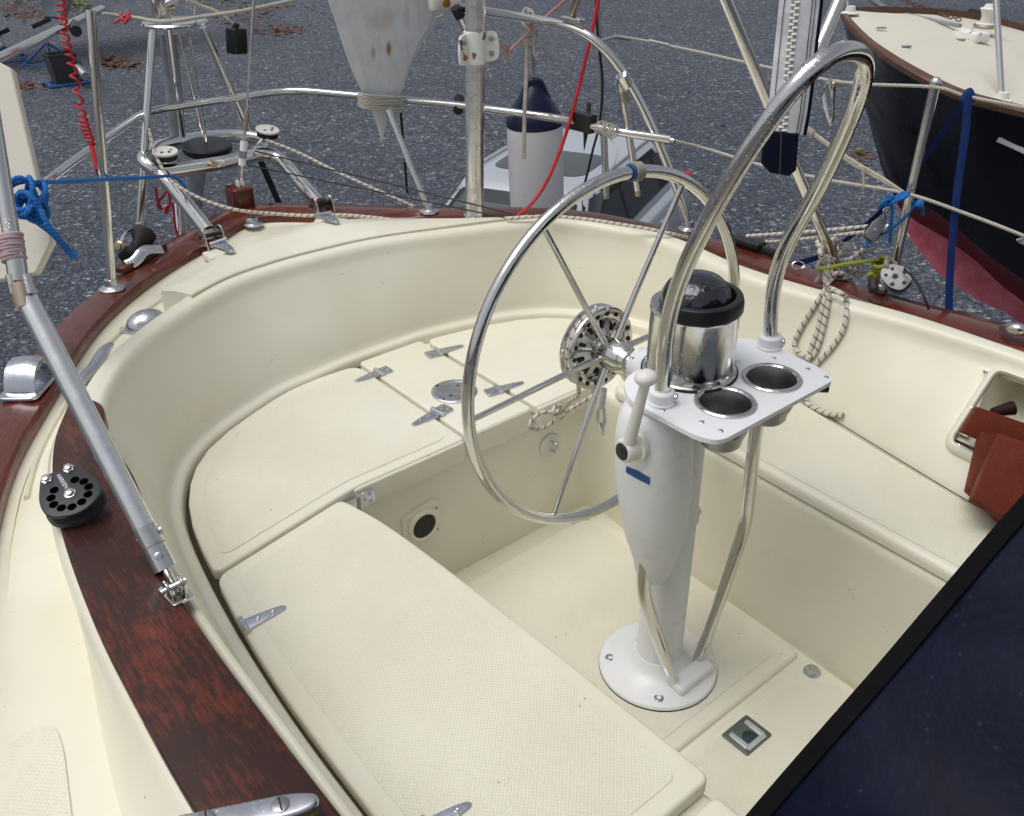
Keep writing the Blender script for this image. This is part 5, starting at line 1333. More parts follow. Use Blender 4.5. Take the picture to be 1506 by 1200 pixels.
for z0 in (.013,-.018):
    pl2 = MB().slab(roundpoly([(-.042,-.022),(-.012,-.040),(.03,-.026),(.045,.0),(.03,.026),(-.012,.034),(-.042,.022)], .016, 4), z0, z0+.004, .0015, at(ob, RBk), True).build('cheek', 'cheek_steel', rb2)
    if z0 > 0:
        for x, y, r_ in ((.02,.012,.005),(.02,-.012,.005),(-.01,.022,.006),(-.01,-.024,.006),(-.03,0,.006),(.0,.0,.008)): MB().lathe([(r_,.0172),(.001,.0173)], at(ob, RBk) @ V((x,y,0)), ax_, 12, False, True) .build('cheek_hole', 'rubber', pl2)
MB().lathe([(.034,-.012),(.026,0),(.034,.012)], ob+rt*.012, ax_, 26).build('sheave', 'rubber', rb2)
MB().tube([P(1288,423,z=.655), P(1304,424,z=.66)], .019, 16).build('cam_roller', 'steel_dark', rb2)
rope([P(1304,378,y=.16), P(1312,384,y=.15), P(1317,390,y=.14), P(1310,396,y=.14), P(1303,388,y=.15), P(1306,380,y=.16)], .006, 6).build('shackle', 'rope_grey', rb2)
MB().tube([P(1284,412,y=.15), P(1285,428,y=.13)], .014, 12).build('cam_base', 'rubber', rb2)
one('dark_rope', rope([P(1330,395,y=.10), P(1346,412,y=.05), P(1358,435,y=-.0), P(1366,455,y=-.02)], .0035, 6), 'rubber', 'thin dark cord hanging outboard beside the ratchet block', 'cord')
# black fairlead track on the rail behind the guard
tk = thing('genoa_track', P(1095,363,z=.645), 'black track with car on the right rail behind the guard tube', 'track')
ta, tb_ = P(1078,355,z=.645), P(1150,378,z=.645)
MB().tube([ta, tb_], .018, 10, flat=.45, flat_dir=(0,0,1)).build('rail', 'rubber', tk)
MB().box(ta.lerp(tb_,.3)+V((0,0,.014)), (.11,.045,.022), frame(tb_-ta), .006).build('car', 'black', tk)
one('split_ring', MB().tube([P(1174,390,z=.66)+rt*(.018*math.cos(t))+up*(.011*math.sin(t)) for t in [2*PI*i/24 for i in range(24)]], .0022, 6, True), 'steel', 'thin steel ring lying on the right rail beside the slanting tube', 'ring')
# chrome fitting on the rail at the right edge
one('rail_cleat', MB().tube(cat([P(1474,482,z=.66), P(1495,484,z=.675), P(1520,490,z=.665)], 6), lambda t: .010+.006*math.sin(PI*t), 12), 'steel', 'polished cleat on the mahogany rail at the right edge', 'cleat')
# blue webbing strap over the upper lifeline
wbg = thing('blue_strap', P(1424,142,x=1.10), 'blue webbing strap looped over the upper lifeline, both ends hanging down', 'strap')
def strap(pts, w_): return MB().tube(cat(pts, 8), w_, 10, flat=.12, flat_dir=rt0)
MB().tube(cat([P(1417,150,x=1.085), P(1427,137,x=1.10), P(1431,150,x=1.11)], 8), .014, 10, flat=.3, flat_dir=rt0).build('loop', 'blue_webbing', wbg)
strap([P(1424,143,x=1.09), P(1419,200,x=1.09), P(1408,280,x=1.09), P(1400,360,x=1.09), P(1396,430,x=1.09), P(1395,520,x=1.09)], .0105).build('long_end', 'blue_webbing', wbg)
strap([P(1418,150,x=1.11), P(1390,190,x=1.2), P(1356,238,x=1.32), P(1320,285,x=1.45), P(1288,318,x=1.5), P(1245,352,x=1.45), P(1205,377,x=1.3), P(1160,391,x=1.02)], .0105).build('short_end', 'blue_webbing', wbg)
# snap hook hanging from the upper lifeline
chk = thing('snap_hook', P(1219,122,x=1.06), 'steel snap hook hanging inside the arch of the guard tube', 'snap hook')
h_ = [P(1222,116,x=.8), P(1213,126,x=.8), P(1211,140,x=.8), P(1217,168,x=.8), P(1222,182,x=.8), P(1226,164,x=.8), P(1226,150,x=.8), P(1227,128,x=.8)]
rope(h_, .0042, 6).build('body', 'steel', chk)
MB().tube([P(1226,150,x=.8), P(1219,120,x=.8)], .0028, 8).build('gate', 'steel', chk)
MB().ball(P(1226,124,x=.8), .008, 10, 8).build('eye', 'rusty', chk)
# bent dark tube behind the zipped strap
one('frame_tube', MB().tube([P(1390,-360,d=1.75), P(1165,160,d=1.75)], .013, 14), 'steel', 'dark polished tube slanting down behind the zipped white strap', 'tube')
# white zipped strap with navy end
zs_ = thing('zipped_strap', P(1160,120,d=1.5), 'white fabric strap with a chunky zip and navy end hanging behind the guard tube', 'strap')
D0 = 1.5
def dpt(px, py, k=0.): return P(px, py, d=D0+k)
cols_l = [(1180,-330),(1150,-30),(1145,10),(1140,60),(1134,120),(1130,165),(1126,198)]
cols_r = [(1240,-330),(1208,-30),(1205,10),(1199,60),(1193,120),(1187,165),(1181,198)]
zb2 = MB(); 
def rowpts(k, bulge): 
    out = []
    for (l_, r_) in zip(cols_l, cols_r):
        out.append([P(l_[0]+(r_[0]-l_[0])*t, l_[1]+(r_[1]-l_[1])*t, d=D0+k-bulge*math.sin(PI*t)) for t in [i/8 for i in range(9)]])
    return out
fr_r, bk_r = rowpts(0, .008), rowpts(.012, .004)
rr_ = [f+list(reversed(b)) for f, b in zip(fr_r, bk_r)]
zb2.loft(rr_, True, True, True); zb2.build('fabric', 'strapgrey', zs_)
eg = MB(); eg.tube([P(r_[0]+2,r_[1],d=D0+.004) for r_ in cols_r], .0035, 8); eg.build('dark_edge', 'navy_cloth', zs_)
for tt in (.13,.82,.9): MB().tube([P(l_[0]+(r_[0]-l_[0])*tt, l_[1], d=D0-.0062) for l_, r_ in zip(cols_l, cols_r)], .0007, 5).build('seam', 'rubber', zs_)
nz = 46; tooth = None
for i in range(nz):
    t = i/(nz-1); py = -20+t*212; px = 1172-t*21+ (2.6 if i % 2 else -2.6)
    c = P(px, py, d=D0-.0105)
    if tooth is None:
        tooth = MB().box((0,0,0), (.0088,.0038,.0042), None, .0012).build('zip_tooth', 'oldwhite', zs_)
        o = tooth
    else:
        o = tooth.copy(); COL.objects.link(o)
    o.parent = zs_; o.matrix_parent_inverse = world(zs_).inverted() @ at(c, frame(rt, up))
ne = MB()
ol = [(1123,190),(1175,196),(1171,250),(1160,259),(1132,254),(1119,240)]
a_ = [P(*q, d=D0-.004) for q in ol]; a2 = [P(q[0]+(1147-q[0])*.1, q[1]+(225-q[1])*.1, d=D0-.016) for q in ol]; b_ = [P(*q, d=D0+.02) for q in ol]
ne.loft([b_, a_, a2], True, True, True); no = ne.build('navy_end', 'navy_cloth', zs_)
MB().tube([P(1149,196,d=D0-.0165), P(1147,256,d=D0-.0165)], .0012, 6).build('end_seam', 'black', no)

# ================================================================== mahogany drop boards by the cubby
def quadboard(pts, th):
    p0, p1, p2 = pts[0], pts[1], pts[2]
    n_ = (p1-p0).cross(p2-p0).normalized()
    if n_.dot(CAM-p0) < 0: n_ = -n_
    q = [p-n_*(p-p0).dot(n_) for p in pts]
    e1 = (q[1]-q[0]).normalized(); R_ = frame(e1, n_)
    loc = [(R_.transposed() @ (p-p0)) for p in q]
    return MB().slab(roundpoly([(p.x, p.y) for p in loc], .003, 3), -th, 0, .0016, at(p0, R_), True, 2)
dB = 2.02
brd = thing('drop_board', P(1470,610,d=2.1), 'mahogany board with a dark knob lying flat in the cubby behind the others', 'board', 'mahogany boards at the cubby')
quadboard([P(1438,598,d=2.10), P(1490,616,d=2.10), P(1560,640,d=2.10), P(1560,690,d=2.06), P(1428,636,d=2.06)], .022).build('panel', 'board', brd)
MB().tube(cat([P(1460,607,d=2.13), P(1475,603,d=2.13), P(1490,600,d=2.13)], 4), lambda t: .011+.006*t, 12).build('knob', 'knob', brd)
one('drop_board', quadboard([P(1444,634,d=2.09), P(1540,662,d=2.09), P(1500,790,d=1.99), P(1418,722,d=2.04)], .02), 'board', 'mahogany board leaning on the seat, partly covered by the front board', 'board', 'mahogany boards at the cubby')
one('drop_board', quadboard([P(1468,636,d=2.05), P(1560,668,d=2.05), P(1540,800,d=1.94), P(1423,737,d=1.98)], .02), 'board', 'foremost mahogany board leaning over the other at the right edge', 'board', 'mahogany boards at the cubby')

# ================================================================== dodger
dg = thing('dodger', (-.2,-1.3,.75), 'navy vinyl spray hood with black bound edge in the lower right corner', 'spray hood')
edge = [P(900,1445,d=.86), P(1010,1318,d=.83), P(1110,1200,d=.80), P(1200,1096,d=.79), P(1300,982,d=.79), P(1400,864,d=.80), P(1506,741,d=.81), P(1640,600,d=.86), P(1800,470,d=.95)]
edge = edge+[V((.15,-.80,1.36)), V((.45,-.78,1.22)), V((.62,-.76,.95)), V((.68,-.75,.70))]
e_ = cat(edge, 6)
rings = []
for k_, (dy, dz, sc_) in enumerate(((0,0,1),(-.012,.004,1.),(-.1,.016,1.0),(-.3,.025,.99),(-.6,.0,.97),(-1.0,-.12,.95),(-1.5,-.45,.92))):
    rings.append([V((p.x*sc_, p.y+dy, p.z+dz-.010*math.sin(i*.55+k_))) if k_ > 1 else V((p.x, p.y+dy, p.z+dz)) for i, p in enumerate(e_)])
MB().loft(rings).build('canopy', 'navy_vinyl', dg, angle=60)
bw = [V((p.x, p.y-.012, p.z+.006)) for p in e_]
bd_ = MB(); bd_.loft([[p+V((0,.004,-.006)) for p in e_], [p+V((0,.006,.0)) for p in e_], [p+V((0,.001,.006)) for p in e_], [p+V((0,0,.003)) for p in bw]]); bd_.build('bound_edge', 'binding', dg)

# ================================================================== neighbouring boat ashore on the right
B0 = V((3.77, 2.17, 0)); ax2 = V((.29,-.957,0)).normalized(); n2 = V((-.957,-.29,0)).normalized()
def Pn(px, py, off=0.):
    r = ray(px, py); t = ((B0+n2*off)-CAM).dot(n2)/r.dot(n2); return CAM+r*t
sheer = [P(*q, z=z) for q, z in zip(((1237,18),(1243,32),(1273,64),(1306,88),(1339,108),(1373,126),(1423,147),(1506,168)), (.90,.885,.85,.82,.79,.76,.72,.66))]
B0 = V((sheer[0].x, sheer[0].y, 0))
offs = lambda n_, m_: [m_*(i/(n_-1))**.8 for i in range(n_)]
b1 = [Pn(*q, off=o) for q, o in zip(((1297,249),(1312,263),(1326,277),(1343,293),(1366,306),(1389,321),(1439,363),(1489,400)), offs(8,.62))]
b2 = [Pn(*q, off=o) for q, o in zip(((1322,304),(1335,316),(1350,327),(1369,338),(1383,346),(1396,354),(1439,387),(1500,440)), offs(8,.20))]
b3 = [Pn(*q, off=o) for q, o in zip(((1327,322),(1334,340),(1345,360),(1359,377),(1379,400),(1406,420),(1449,447),(1506,480)), offs(8,.17))]
prof_mid = [Pn(*q, off=o) for q, o in zip(((1266,135),(1276,155),(1300,175),(1325,192),(1352,208),(1380,222),(1431,252),(1498,282)), offs(8,.80))]
prof_mid[0] = Pn(1266,135)
def ext(row, z_end, half):
    e1 = row[-1]; out = list(row)
    for k_, s in enumerate((.8, 1.8, 3.0, 4.5)):
        base_ = B0+ax2*((e1-B0).dot(ax2)+s); hh_ = (e1-B0).dot(n2); w_ = hh_+(half-hh_)*min(1, s/1.8)
        out.append(V((base_.x, base_.y, 0))+n2*w_+V((0,0,e1.z+(z_end-e1.z)*min(1, s/1.5))))
    return out
S, MM_, R1, R2, R3 = [cat(r, 4) for r in (ext(sheer,.55,1.35), ext(prof_mid,-.1,1.3), ext(b1,-.75,1.05), ext(b2,-1.0,.7), ext(b3,-1.7,.12))]
nbt = thing('neighbour_boat', (B0.x, B0.y, GZ), 'black hulled sailboat with cream foredeck and red bottom standing on the gravel at right', 'sailboat')
def mir(row): return [p-n2*2*(p-B0).dot(n2) for p in row]
def mid_(a, b, t, k_=0.): return [p.lerp(q, t)-n2*k_*min(1, i/20) for i, (p, q) in enumerate(zip(a, b))]
hb_ = MB()
hb_.loft([S, mid_(S,MM_,.5,.03), MM_, mid_(MM_,R1,.5,.0), R1]); hb_.loft([mir(S), mir(MM_), mir(R1)]); hb_.build('topsides', 'hull_black', nbt, angle=60)
ub_ = MB(); ub_.loft([R1, mid_(R1,R2,.5,.05), R2]); ub_.loft([mir(R1), mir(R2)]); ub_.build('bottom_shaded', 'antifoul_shaded', nbt, angle=60)  # upper part of the red bottom, its shadow painted as darker colour
kb_ = MB(); kb_.loft([R2, mid_(R2,R3,.5,.04), R3, mir(R3), mir(mid_(R2,R3,.5,.04)), mir(R2)]); kb_.build('bottom', 'antifoul_lit', nbt, angle=60)
kk = MB(); kk.box(B0+ax2*3.6+V((0,0,-1.98)), (3.4,.3,.62), frame(ax2), .05); kk.build('keel', 'antifoul_shaded', nbt)
dk2 = MB(); Sd = [p+V((0,0,-.012)) for p in S]
def drow(t, cam_): return [p.lerp(q, t)+V((0,0,cam_)) for p, q in zip(Sd, mir(Sd))]
dk2.loft([drow(0,0), drow(.25,.025), drow(.5,.035), drow(.75,.025), drow(1,0)]); dk2.build('foredeck', 'deck_cream', nbt, angle=60)
for row in (S, mir(S)):
    sgn = 1 if row is S else -1
    tr = MB(); o1 = [p+V((0,0,.018)) for p in row]
    inn = [p-n2*sgn*min(.045, max(.004,abs((p-B0).dot(n2))))+V((0,0,.028)) for p in row]
    inn2 = [p+V((0,0,-.05)) for p in inn]
    tr.loft([[p+n2*sgn*.006+V((0,0,-.014)) for p in row], [p+n2*sgn*.009+V((0,0,.010)) for p in row], [p+V((0,0,.020)) for p in row], inn, inn2]); tr.build('toe_rail', 'toerail', nbt)
def dz_at(p):   # deck height under a point
    best = min(range(len(S)), key=lambda i: abs((S[i]-p).dot(ax2))); hw = max(.05,(S[best]-B0).dot(n2)); k_ = abs((p-B0).dot(n2))/hw
    return S[best].z-.012+.035*max(0, 1-k_*k_)
def PD(px, py):
    p = P(px, py, z=.84)
    for _ in range(5): p = P(px, py, z=dz_at(p))
    return p
wl = thing('windlass', PD(1432,58), 'white painted anchor windlass on the cream foredeck of the black boat', 'windlass')
w0 = PD(1428,56)
k_ = size(1, w0)
MB().box(w0+V((0,0,k_*4)), (k_*52,k_*26,k_*14), frame(P(1460,62,z=w0.z)-P(1405,48,z=w0.z)), k_*3).build('base', 'flake', wl)
w1 = PD(1447,50)+V((0,0,k_*9))
MB().lathe([(k_*15,0),(k_*15,k_*6),(k_*10,k_*8),(k_*9,k_*16),(k_*12,k_*24),(k_*14,k_*27),(k_*9,k_*29),(k_*7,k_*33),(.001,k_*33)], w1, (0,0,1), 26).build('drum', 'oldwhite', wl)
MB().lathe([(k_*17,0),(k_*18,k_*3),(k_*17,k_*5)], w1, (0,0,1), 20).build('chain_wheel', 'rusty', wl)
chn = thing('anchor_chain', PD(1360,15), 'rusty anchor chain lying across the foredeck to the windlass', 'chain')
ca = [PD(*q)+V((0,0,.014)) for q in ((1312,-3),(1330,4),(1350,12),(1372,20),(1395,28),(1412,33))]
cc_ = resample(cat(ca, 10), 26)
lk = None
for i, (a_, b_) in enumerate(zip(cc_[:-1], cc_[1:])):
    d_ = b_-a_
    if lk is None:
        L_ = d_.length*.62
        lk = MB().tube([V((math.copysign(max(0,abs(math.cos(t))*L_),math.cos(t)), math.sin(t)*L_*.55, 0)) for t in [2*PI*j/14 for j in range(14)]], L_*.20, 6, True).build('link', 'chain', chn); o = lk
    else: o = lk.copy(); COL.objects.link(o)
    o.parent = chn; o.matrix_parent_inverse = world(chn).inverted() @ at((a_+b_)/2, frame(d_, (0,0,1) if i % 2 else n2))
for (px, py, tx, ty, lab) in ((1473,148,1464,-20,'steel stanchion on the near toe rail of the black boat'),(1250,20,1238,-20,'steel stanchion near the bow of the black boat')):
    s_ = thing('stanchion', PD(px,py), lab, 'stanchion')
    a_ = PD(px,py); b_ = P(tx, ty, d=depth(a_)-.02)
    MB().tube([a_, b_], size(4.6,a_) if px > 1400 else size(3,a_), 12).build('post', 'steel_dry', s_)
    MB().lathe([(.05,0),(.05,.006),(.03,.012),(.024,.04)], a_, (0,0,1), 16).build('base_flange', 'oldwhite', s_)
for a_, b_, w_, m_, nm, lab in (((1318,14),(1410,46),7,'hullgrey','deck_channel','grey channel leading over the foredeck to the windlass'),((1278,-4),(1298,14),10,'steel_dark','bow_chute','dark steel chute at the bow of the black boat')):
    a3, b3_ = PD(*a_), PD(*b_); d_ = b3_-a3
    one(nm, MB().box((a3+b3_)/2+V((0,0,.006)), (d_.length, size(w_,a3), .02), frame(d_), .003), m_, lab, 'deck fitting')
for px, py, lab in ((1296,42,'small dark plate near the bow of the black boat'),(1333,69,'small dark plate beside the near toe rail of the black boat'),(1413,59,'small dark plate in front of the windlass of the black boat')):
    c = PD(px,py); one('deck_plate', MB().box(c+V((0,0,.004)), (size(14,c),size(6,c),.008), frame(rt0), .002), 'hullgrey', lab, 'deck plate')
c = PD(1430,24); one('deck_plate', MB().tube([PD(1424,23)+V((0,0,.02)), PD(1452,29)+V((0,0,.02))], .03, 10, flat=.5), 'rubber', 'dark cleat behind the windlass of the black boat', 'cleat')
hbv = BVHTree.FromPolygons([tuple(v) for v in hb_.v], hb_.f)
def HN(px, py): lo_ = hbv.ray_cast(CAM, ray(px, py).normalized())[0]; return lo_ if lo_ else Pn(px, py, .8)
one('rub_strake', MB().tube([HN(1468,203), HN(1487,211), HN(1506,220), HN(1540,236), HN(1620,272)], .02, 10, flat=.5), 'oldwhite', 'white strake on the black hull at the right edge', 'strake')

# ================================================================== silver car
cu = V((.90,.436,0)).normalized(); cs_ = V((.436,-.90,0)).normalized(); CT = -.70
cO = V((3.5, 4.82, 0))+cu*.20
car = thing('parked_car', V((cO.x, cO.y, GZ))+cu*.8, 'silver car with dark glass roof panel parked on the gravel behind the stern', 'car')
def cp(x, y, z): return cO+cu*x+cs_*y+V((0,0,CT+z))
def outline(x0, x1, hw, r0, r1, z, n=7, crown=0.):
    poly = roundpoly([(x0,-hw,r0),(x1,-hw,r1),(x1,hw,r1),(x0,hw,r0)], .3, n)
    return [cp(p.x, p.y, z+crown) for p in poly]
cb = MB()
rg = [outline(-.86,2.45,.80,.5,.3,-.52), outline(-.72,2.36,.775,.5,.3,-.44), outline(-.30,2.14,.69,.42,.28,-.20), outline(-.10,2.02,.645,.38,.27,-.09), outline(-.02,1.95,.61,.35,.26,-.045), outline(.06,1.88,.56,.3,.25,-.02), outline(.2,1.75,.42,.25,.2,-.004), outline(.5,1.5,.2,.1,.1,.0)]
cb.loft(rg, True, False, True)
cabin = cb.build('cabin', 'car', car, angle=60)
bd2 = MB()
rg = [outline(-1.75,2.62,.80,.5,.35,-1.32), outline(-1.82,2.70,.88,.55,.35,-1.1), outline(-1.80,2.70,.905,.55,.35,-.9), outline(-1.72,2.66,.90,.6,.35,-.74), outline(-1.55,2.58,.87,.6,.35,-.62), outline(-1.3,2.50,.83,.55,.3,-.535), outline(-.9,2.4,.6,.4,.2,-.50)]
bd2.loft(rg, True, True, True); bd2.build('body', 'car', car, angle=60)
cv_ = BVHTree.FromPolygons([tuple(v) for v in cb.v], cb.f)
def on_cab(p, dirn, off=.006):
    loc, n_, i, d = cv_.ray_cast(p+dirn*2, -dirn); return (loc+dirn*off) if loc else p
def panel(name, corners, dirn, m_, n=8, off=.006, par=None):
    """glass laid over the cabin skin: bilinear patch dropped onto it"""
    mb = MB(); g_ = []
    for i in range(n+1):
        row = []
        for j in range(n+1):
            u, v = i/n, j/n
            q = [V(c) for c in corners]; p = (q[0]*(1-u)+q[1]*u)*(1-v)+(q[3]*(1-u)+q[2]*u)*v
            row.append(on_cab(cp(*p), dirn, off))
        g_.append(row)
    mb.loft(g_); return mb.build(name, m_, par or car, angle=60)
front = (-cu*.75+V((0,0,.66))).normalized()
panel('windshield', ((-.68,-.64,-.46),(-.68,.64,-.46),(-.09,.53,-.095),(-.09,-.53,-.095)), front, 'windshield', 10)
panel('sun_band', ((-.19,-.55,-.15),(-.19,.55,-.15),(-.07,.53,-.08),(-.07,-.53,-.08)), front, 'car_glass', 6, .009)
for sg in (1,-1): panel('pillar_seal', ((-.70,sg*.60,-.46),(-.70,sg*.665,-.46),(-.09,sg*.55,-.09),(-.09,sg*.515,-.09)), front, 'rubber', 6, .009)
sd_ = (cs_*.93+V((0,0,.36))).normalized(); sd2 = (-cs_*.93+V((0,0,.36))).normalized()
for sg, dr in ((1, sd_), (-1, sd2)):
    panel('window_trim', ((-.52,sg*.74,-.485),(2.02,sg*.74,-.47),(1.86,sg*.62,-.085),(.0,sg*.62,-.072)), dr, 'rubber', 12, .003)
    panel('front_window', ((-.46,sg*.74,-.46),(.62,sg*.74,-.485),(.60,sg*.62,-.095),(.06,sg*.62,-.085)), dr, 'car_glass', 8)
    panel('rear_window', ((.68,sg*.74,-.485),(1.62,sg*.74,-.46),(1.52,sg*.62,-.11),(.67,sg*.62,-.095)), dr, 'car_glass', 8)
    panel('quarter_window', ((1.70,sg*.7,-.42),(1.98,sg*.68,-.38),(1.82,sg*.62,-.16),(1.60,sg*.62,-.15)), dr, 'car_glass', 6)
panel('tailgate_window', ((2.3,-.55,-.42),(2.3,.55,-.42),(2.02,.48,-.12),(2.02,-.48,-.12)), (cu*.8+V((0,0,.6))).normalized(), 'car_glass', 8)
# glass roof with rounded corners
rp2 = roundpoly([(.30,-.43,.16),(1.02,-.46,.2),(1.02,.46,.2),(.30,.43,.16)], .15, 6)
gm = MB()
ctr_ = (.66, 0)
gm.loft([[on_cab(cp(ctr_[0]+(p.x-ctr_[0])*k_, p.y*k_, 0), V((0,0,1)), .004) for p in rp2] for k_ in (1, .8, .55, .3, .05)], True, False, True)
gm.build('roof_glass', 'car_glass', car, angle=60)
for sg in (1, -1):
    MB().tube(cat([on_cab(cp(x, sg*.575, 0), V((0,0,1)), .02) for x in (.15,.5,1.0,1.5,1.8)], 5), .016, 8).build('roof_rail', 'car', car)
    MB().box(cp(-.42, sg*1.0, -.47), (.16,.22,.15), frame(cu), .05).build('mirror', 'car', car)
    MB().box(cp(2.60, sg*.72, -.66), (.16,.28,.24), frame(cu), .06).build('tail_lamp', 'tail', car)
    for x in (.50, 1.50): MB().box(cp(x, sg*.90, -.70), (.20,.05,.035), frame(cu), .012).build('door_handle', 'car', car)
    for x in (-1.0, 1.75):
        wh_ = MB().lathe([(.20,-.11),(.31,-.11),(.325,-.08),(.325,.08),(.31,.10),(.20,.10)], cp(x, sg*.80, -1.22), cs_, 30).build('wheel', 'rubber', car)
        MB().lathe([(.21,.0),(.20,.09*sg),(.05,.10*sg),(.001,.10*sg)], cp(x, sg*.82, -1.22), cs_, 20).build('hub_cap', 'alu', wh_)
for x in (.64,): MB().tube([cp(x, .90, -.60), cp(x, .915, -.9), cp(x+.02, .90, -1.2)], .004, 5).build('door_seam', 'rubber', car)

# ================================================================== far yard
def stand(px, py_top, py_bot, lab):
    g0 = P(px, py_bot, z=GZ); top = V((g0.x, g0.y, 0)); dd = depth(g0)
    topz = P(px, py_top, d=dd).z
    t = thing('jack_stand', g0, lab, 'jack stand', 'blue boat stands far off on the gravel')
    hz_ = GZ+(topz-GZ)*.55; cpt = V((g0.x, g0.y, hz_))
    fts = []
    for i in range(4):
        a = i*PI/2+.5+px*.01; f_ = V((g0.x+math.cos(a)*.62, g0.y+math.sin(a)*.62, GZ+.03)); fts.append(f_)
        MB().tube([cpt, f_], .026, 8).build('leg', 'blue_paint', t)
    for i in range(4): MB().tube([fts[i-1].lerp(cpt,.12), fts[i].lerp(cpt,.12)], .018, 6).build('tie_bar', 'blue_paint', t)
    MB().tube([cpt-V((0,0,.1)), V((g0.x,g0.y,topz-.06))], .03, 10).build('screw_post', 'alu', t)
    MB().box(V((g0.x, g0.y, topz)), (.34,.30,.09), frame(V((1,.6,0)), V((-.3,.2,1))), .015).build('pad', 'rubber', t)
    return t
stand(77, 28, 98, 'blue jack stand under the grey keel at the top left')
stand(12, 45, 92, 'blue jack stand with black pad at the left edge')
tb0 = P(98,124,z=GZ)
tub = thing('concrete_block', tb0, 'dark grey tub on a blue frame far off at the top left', 'tub')
k_ = size(1, tb0)
mb = MB(); r0 = [V(q) for q in ((-1,-1,0),(1,-1,0),(1,1,0),(-1,1,0))]
def rq(s, z): return [tb0+V((p.x*s*k_*19, p.y*s*k_*15, z*k_)) for p in r0]
mb.loft([rq(.85,4), rq(1,42), rq(1.05,42), rq(1.05,44), rq(.93,44), rq(.8,14)], True, True, True); mb.build('tub', 'concrete', tub, angle=20)
for x in (-1.2, 1.2): MB().tube([tb0+V((x*k_*20,-k_*18,k_*3)), tb0+V((x*k_*20,k_*18,k_*3))], k_*2.4, 8).build('frame_bar', 'blue_paint', tub)
for y in (-1, 1): MB().tube([tb0+V((-k_*30,y*k_*17,k_*2)), tb0+V((k_*45,y*k_*17,k_*2))], k_*2.4, 8).build('frame_bar', 'blue_paint', tub)
MB().tube([P(113,100,d=depth(tb0)-.3), P(126,112,d=depth(tb0)-.5)], k_*6, 14).build('pipe', 'alu', tub)
kp = P(75,30,z=-1.2)
g0 = P(77,98,z=GZ); dd = depth(g0)
far_boat = thing('far_keel', g0, 'pale grey keel of a boat propped on the stand at the top left', 'boat')
kq = [P(*q, d=dd+.1) for q in ((56,-40),(60,10),(64,27),(90,28),(96,8),(98,-40))]
mbk = MB(); nv_ = V((fw.x, fw.y, 0)).normalized()
mbk.loft([[p-nv_*.02 for p in [q.lerp(sum(kq,V((0,0,0)))/6,.12) for q in kq]], [p+nv_*.05 for p in kq], [p+nv_*.35 for p in kq], [p+nv_*.4 for p in [q.lerp(sum(kq,V((0,0,0)))/6,.12) for q in kq]]], True, True, True)
mbk.build('keel', 'hullgrey', far_boat, angle=60)
hq = P(40,-60,d=dd+.3)
MB().ball(hq+V((0,0,.4)), 1.0, 28, 14, (3.2,1.3,.7)).build('hull', 'hullgrey', far_boat)
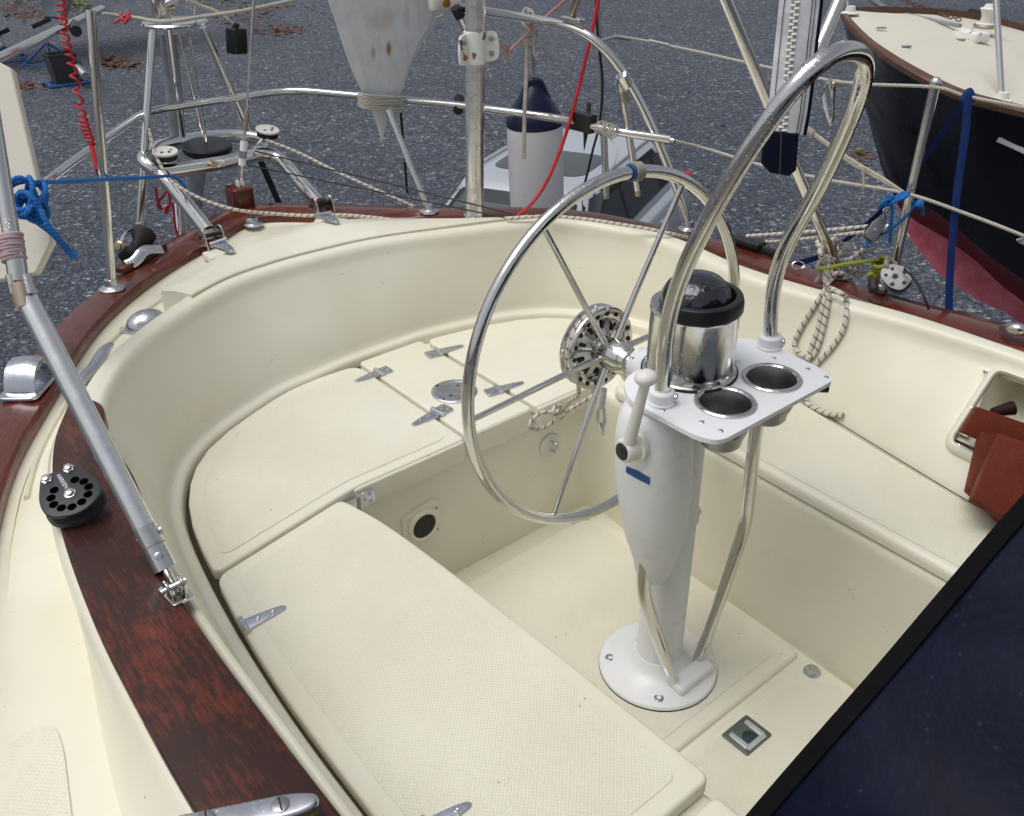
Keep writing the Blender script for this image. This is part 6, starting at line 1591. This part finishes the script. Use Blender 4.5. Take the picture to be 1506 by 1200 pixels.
# dead leaves and weeds lying in drifts
def scatter(name, m_, spots, dens, sz, lab, hgt=.03):
    mb = MB()
    for px, py, wx, wy, nn_ in spots:
        for i in range(int(nn_*dens)):
            q = P(px+random.gauss(0, wx), py+random.gauss(0, wy), z=GZ)
            if (q-CAM).length > 70: continue
            s_ = sz*random.uniform(.6, 1.5); a = random.uniform(0, 2*PI); tl_ = random.uniform(-.6,.6)
            e1 = V((math.cos(a), math.sin(a), math.sin(tl_)*.5))*s_; e2 = V((-math.sin(a), math.cos(a), random.uniform(-.4,.4)))*s_*.6
            c = q+V((0,0,random.uniform(.01,hgt)))
            mb.face(tuple(mb.add(p) for p in (c-e1, c-e2*.9+e1*.1, c+e1, c+e2)))
    o = mb.build(name, m_); tag(o, lab, 'leaves', kind='stuff'); return o
scatter('fallen_leaves', 'leaf', ((50,22,26,5,150),(25,14,20,4,60),(165,90,14,4,60),(180,98,18,3,50),(40,128,14,3,35),(410,46,20,4,110),(360,28,26,4,60),(390,14,30,4,60),(1268,228,12,7,14),(640,40,30,6,12),(860,120,200,60,10)), 1., .075, 'brown dead leaves lying in drifts on the gravel')
scatter('weeds', 'weed', ((112,10,14,4,110),(60,2,30,3,60),(330,4,30,4,60),(20,4,14,4,30),(1268,226,12,6,5)), 1., .09, 'green weeds growing through the gravel at the far edge', .14)
gz_ = MB()
for i in range(60):
    q = P(90+i*6, -4+random.uniform(-3,2), z=GZ); s_ = random.uniform(.04,.16)
    gz_.ball(q+V((0,0,s_*.4)), s_, 7, 5, (random.uniform(.8,1.6), random.uniform(.8,1.4), .6))
tag(gz_.build('edge_stones', 'concrete'), 'grey stones along the far edge of the yard', 'stones', kind='stuff')
# ================================================================== light
w = bpy.data.worlds.new('World'); scene.world = w; w.use_nodes = True
nt = w.node_tree; bg = nt.nodes['Background']
sky = nt.nodes.new('ShaderNodeTexSky'); sky.sky_type = 'NISHITA'; sky.sun_disc = False
SUN_EL, SUN_AZ = math.radians(70), math.radians(290)     # azimuth measured clockwise from +y
sky.sun_elevation = SUN_EL; sky.sun_rotation = SUN_AZ
sky.air_density = 1.0; sky.dust_density = 4.0; sky.ozone_density = 1.0
hs = nt.nodes.new('ShaderNodeHueSaturation'); hs.inputs['Saturation'].default_value = .35
nt.links.new(sky.outputs[0], hs.inputs['Color']); nt.links.new(hs.outputs[0], bg.inputs[0])
bg.inputs[1].default_value = .118
sd = bpy.data.lights.new('sun', 'SUN'); sd.energy = 1.35; sd.angle = math.radians(45); sd.color = (1, .985, .95)
so = bpy.data.objects.new('sun', sd); COL.objects.link(so)
sdir = V((math.sin(SUN_AZ)*math.cos(SUN_EL), math.cos(SUN_AZ)*math.cos(SUN_EL), math.sin(SUN_EL)))
so.rotation_euler = sdir.to_track_quat('Z', 'Y').to_euler()
vs_ = scene.view_settings; scene.display_settings.display_device = 'sRGB'
vs_.view_transform = 'Standard'; vs_.look = 'None'; vs_.gamma = 1; vs_.use_curve_mapping = False
vs_.exposure = 0.0
scene.cycles.max_bounces = 8; scene.cycles.glossy_bounces = 5
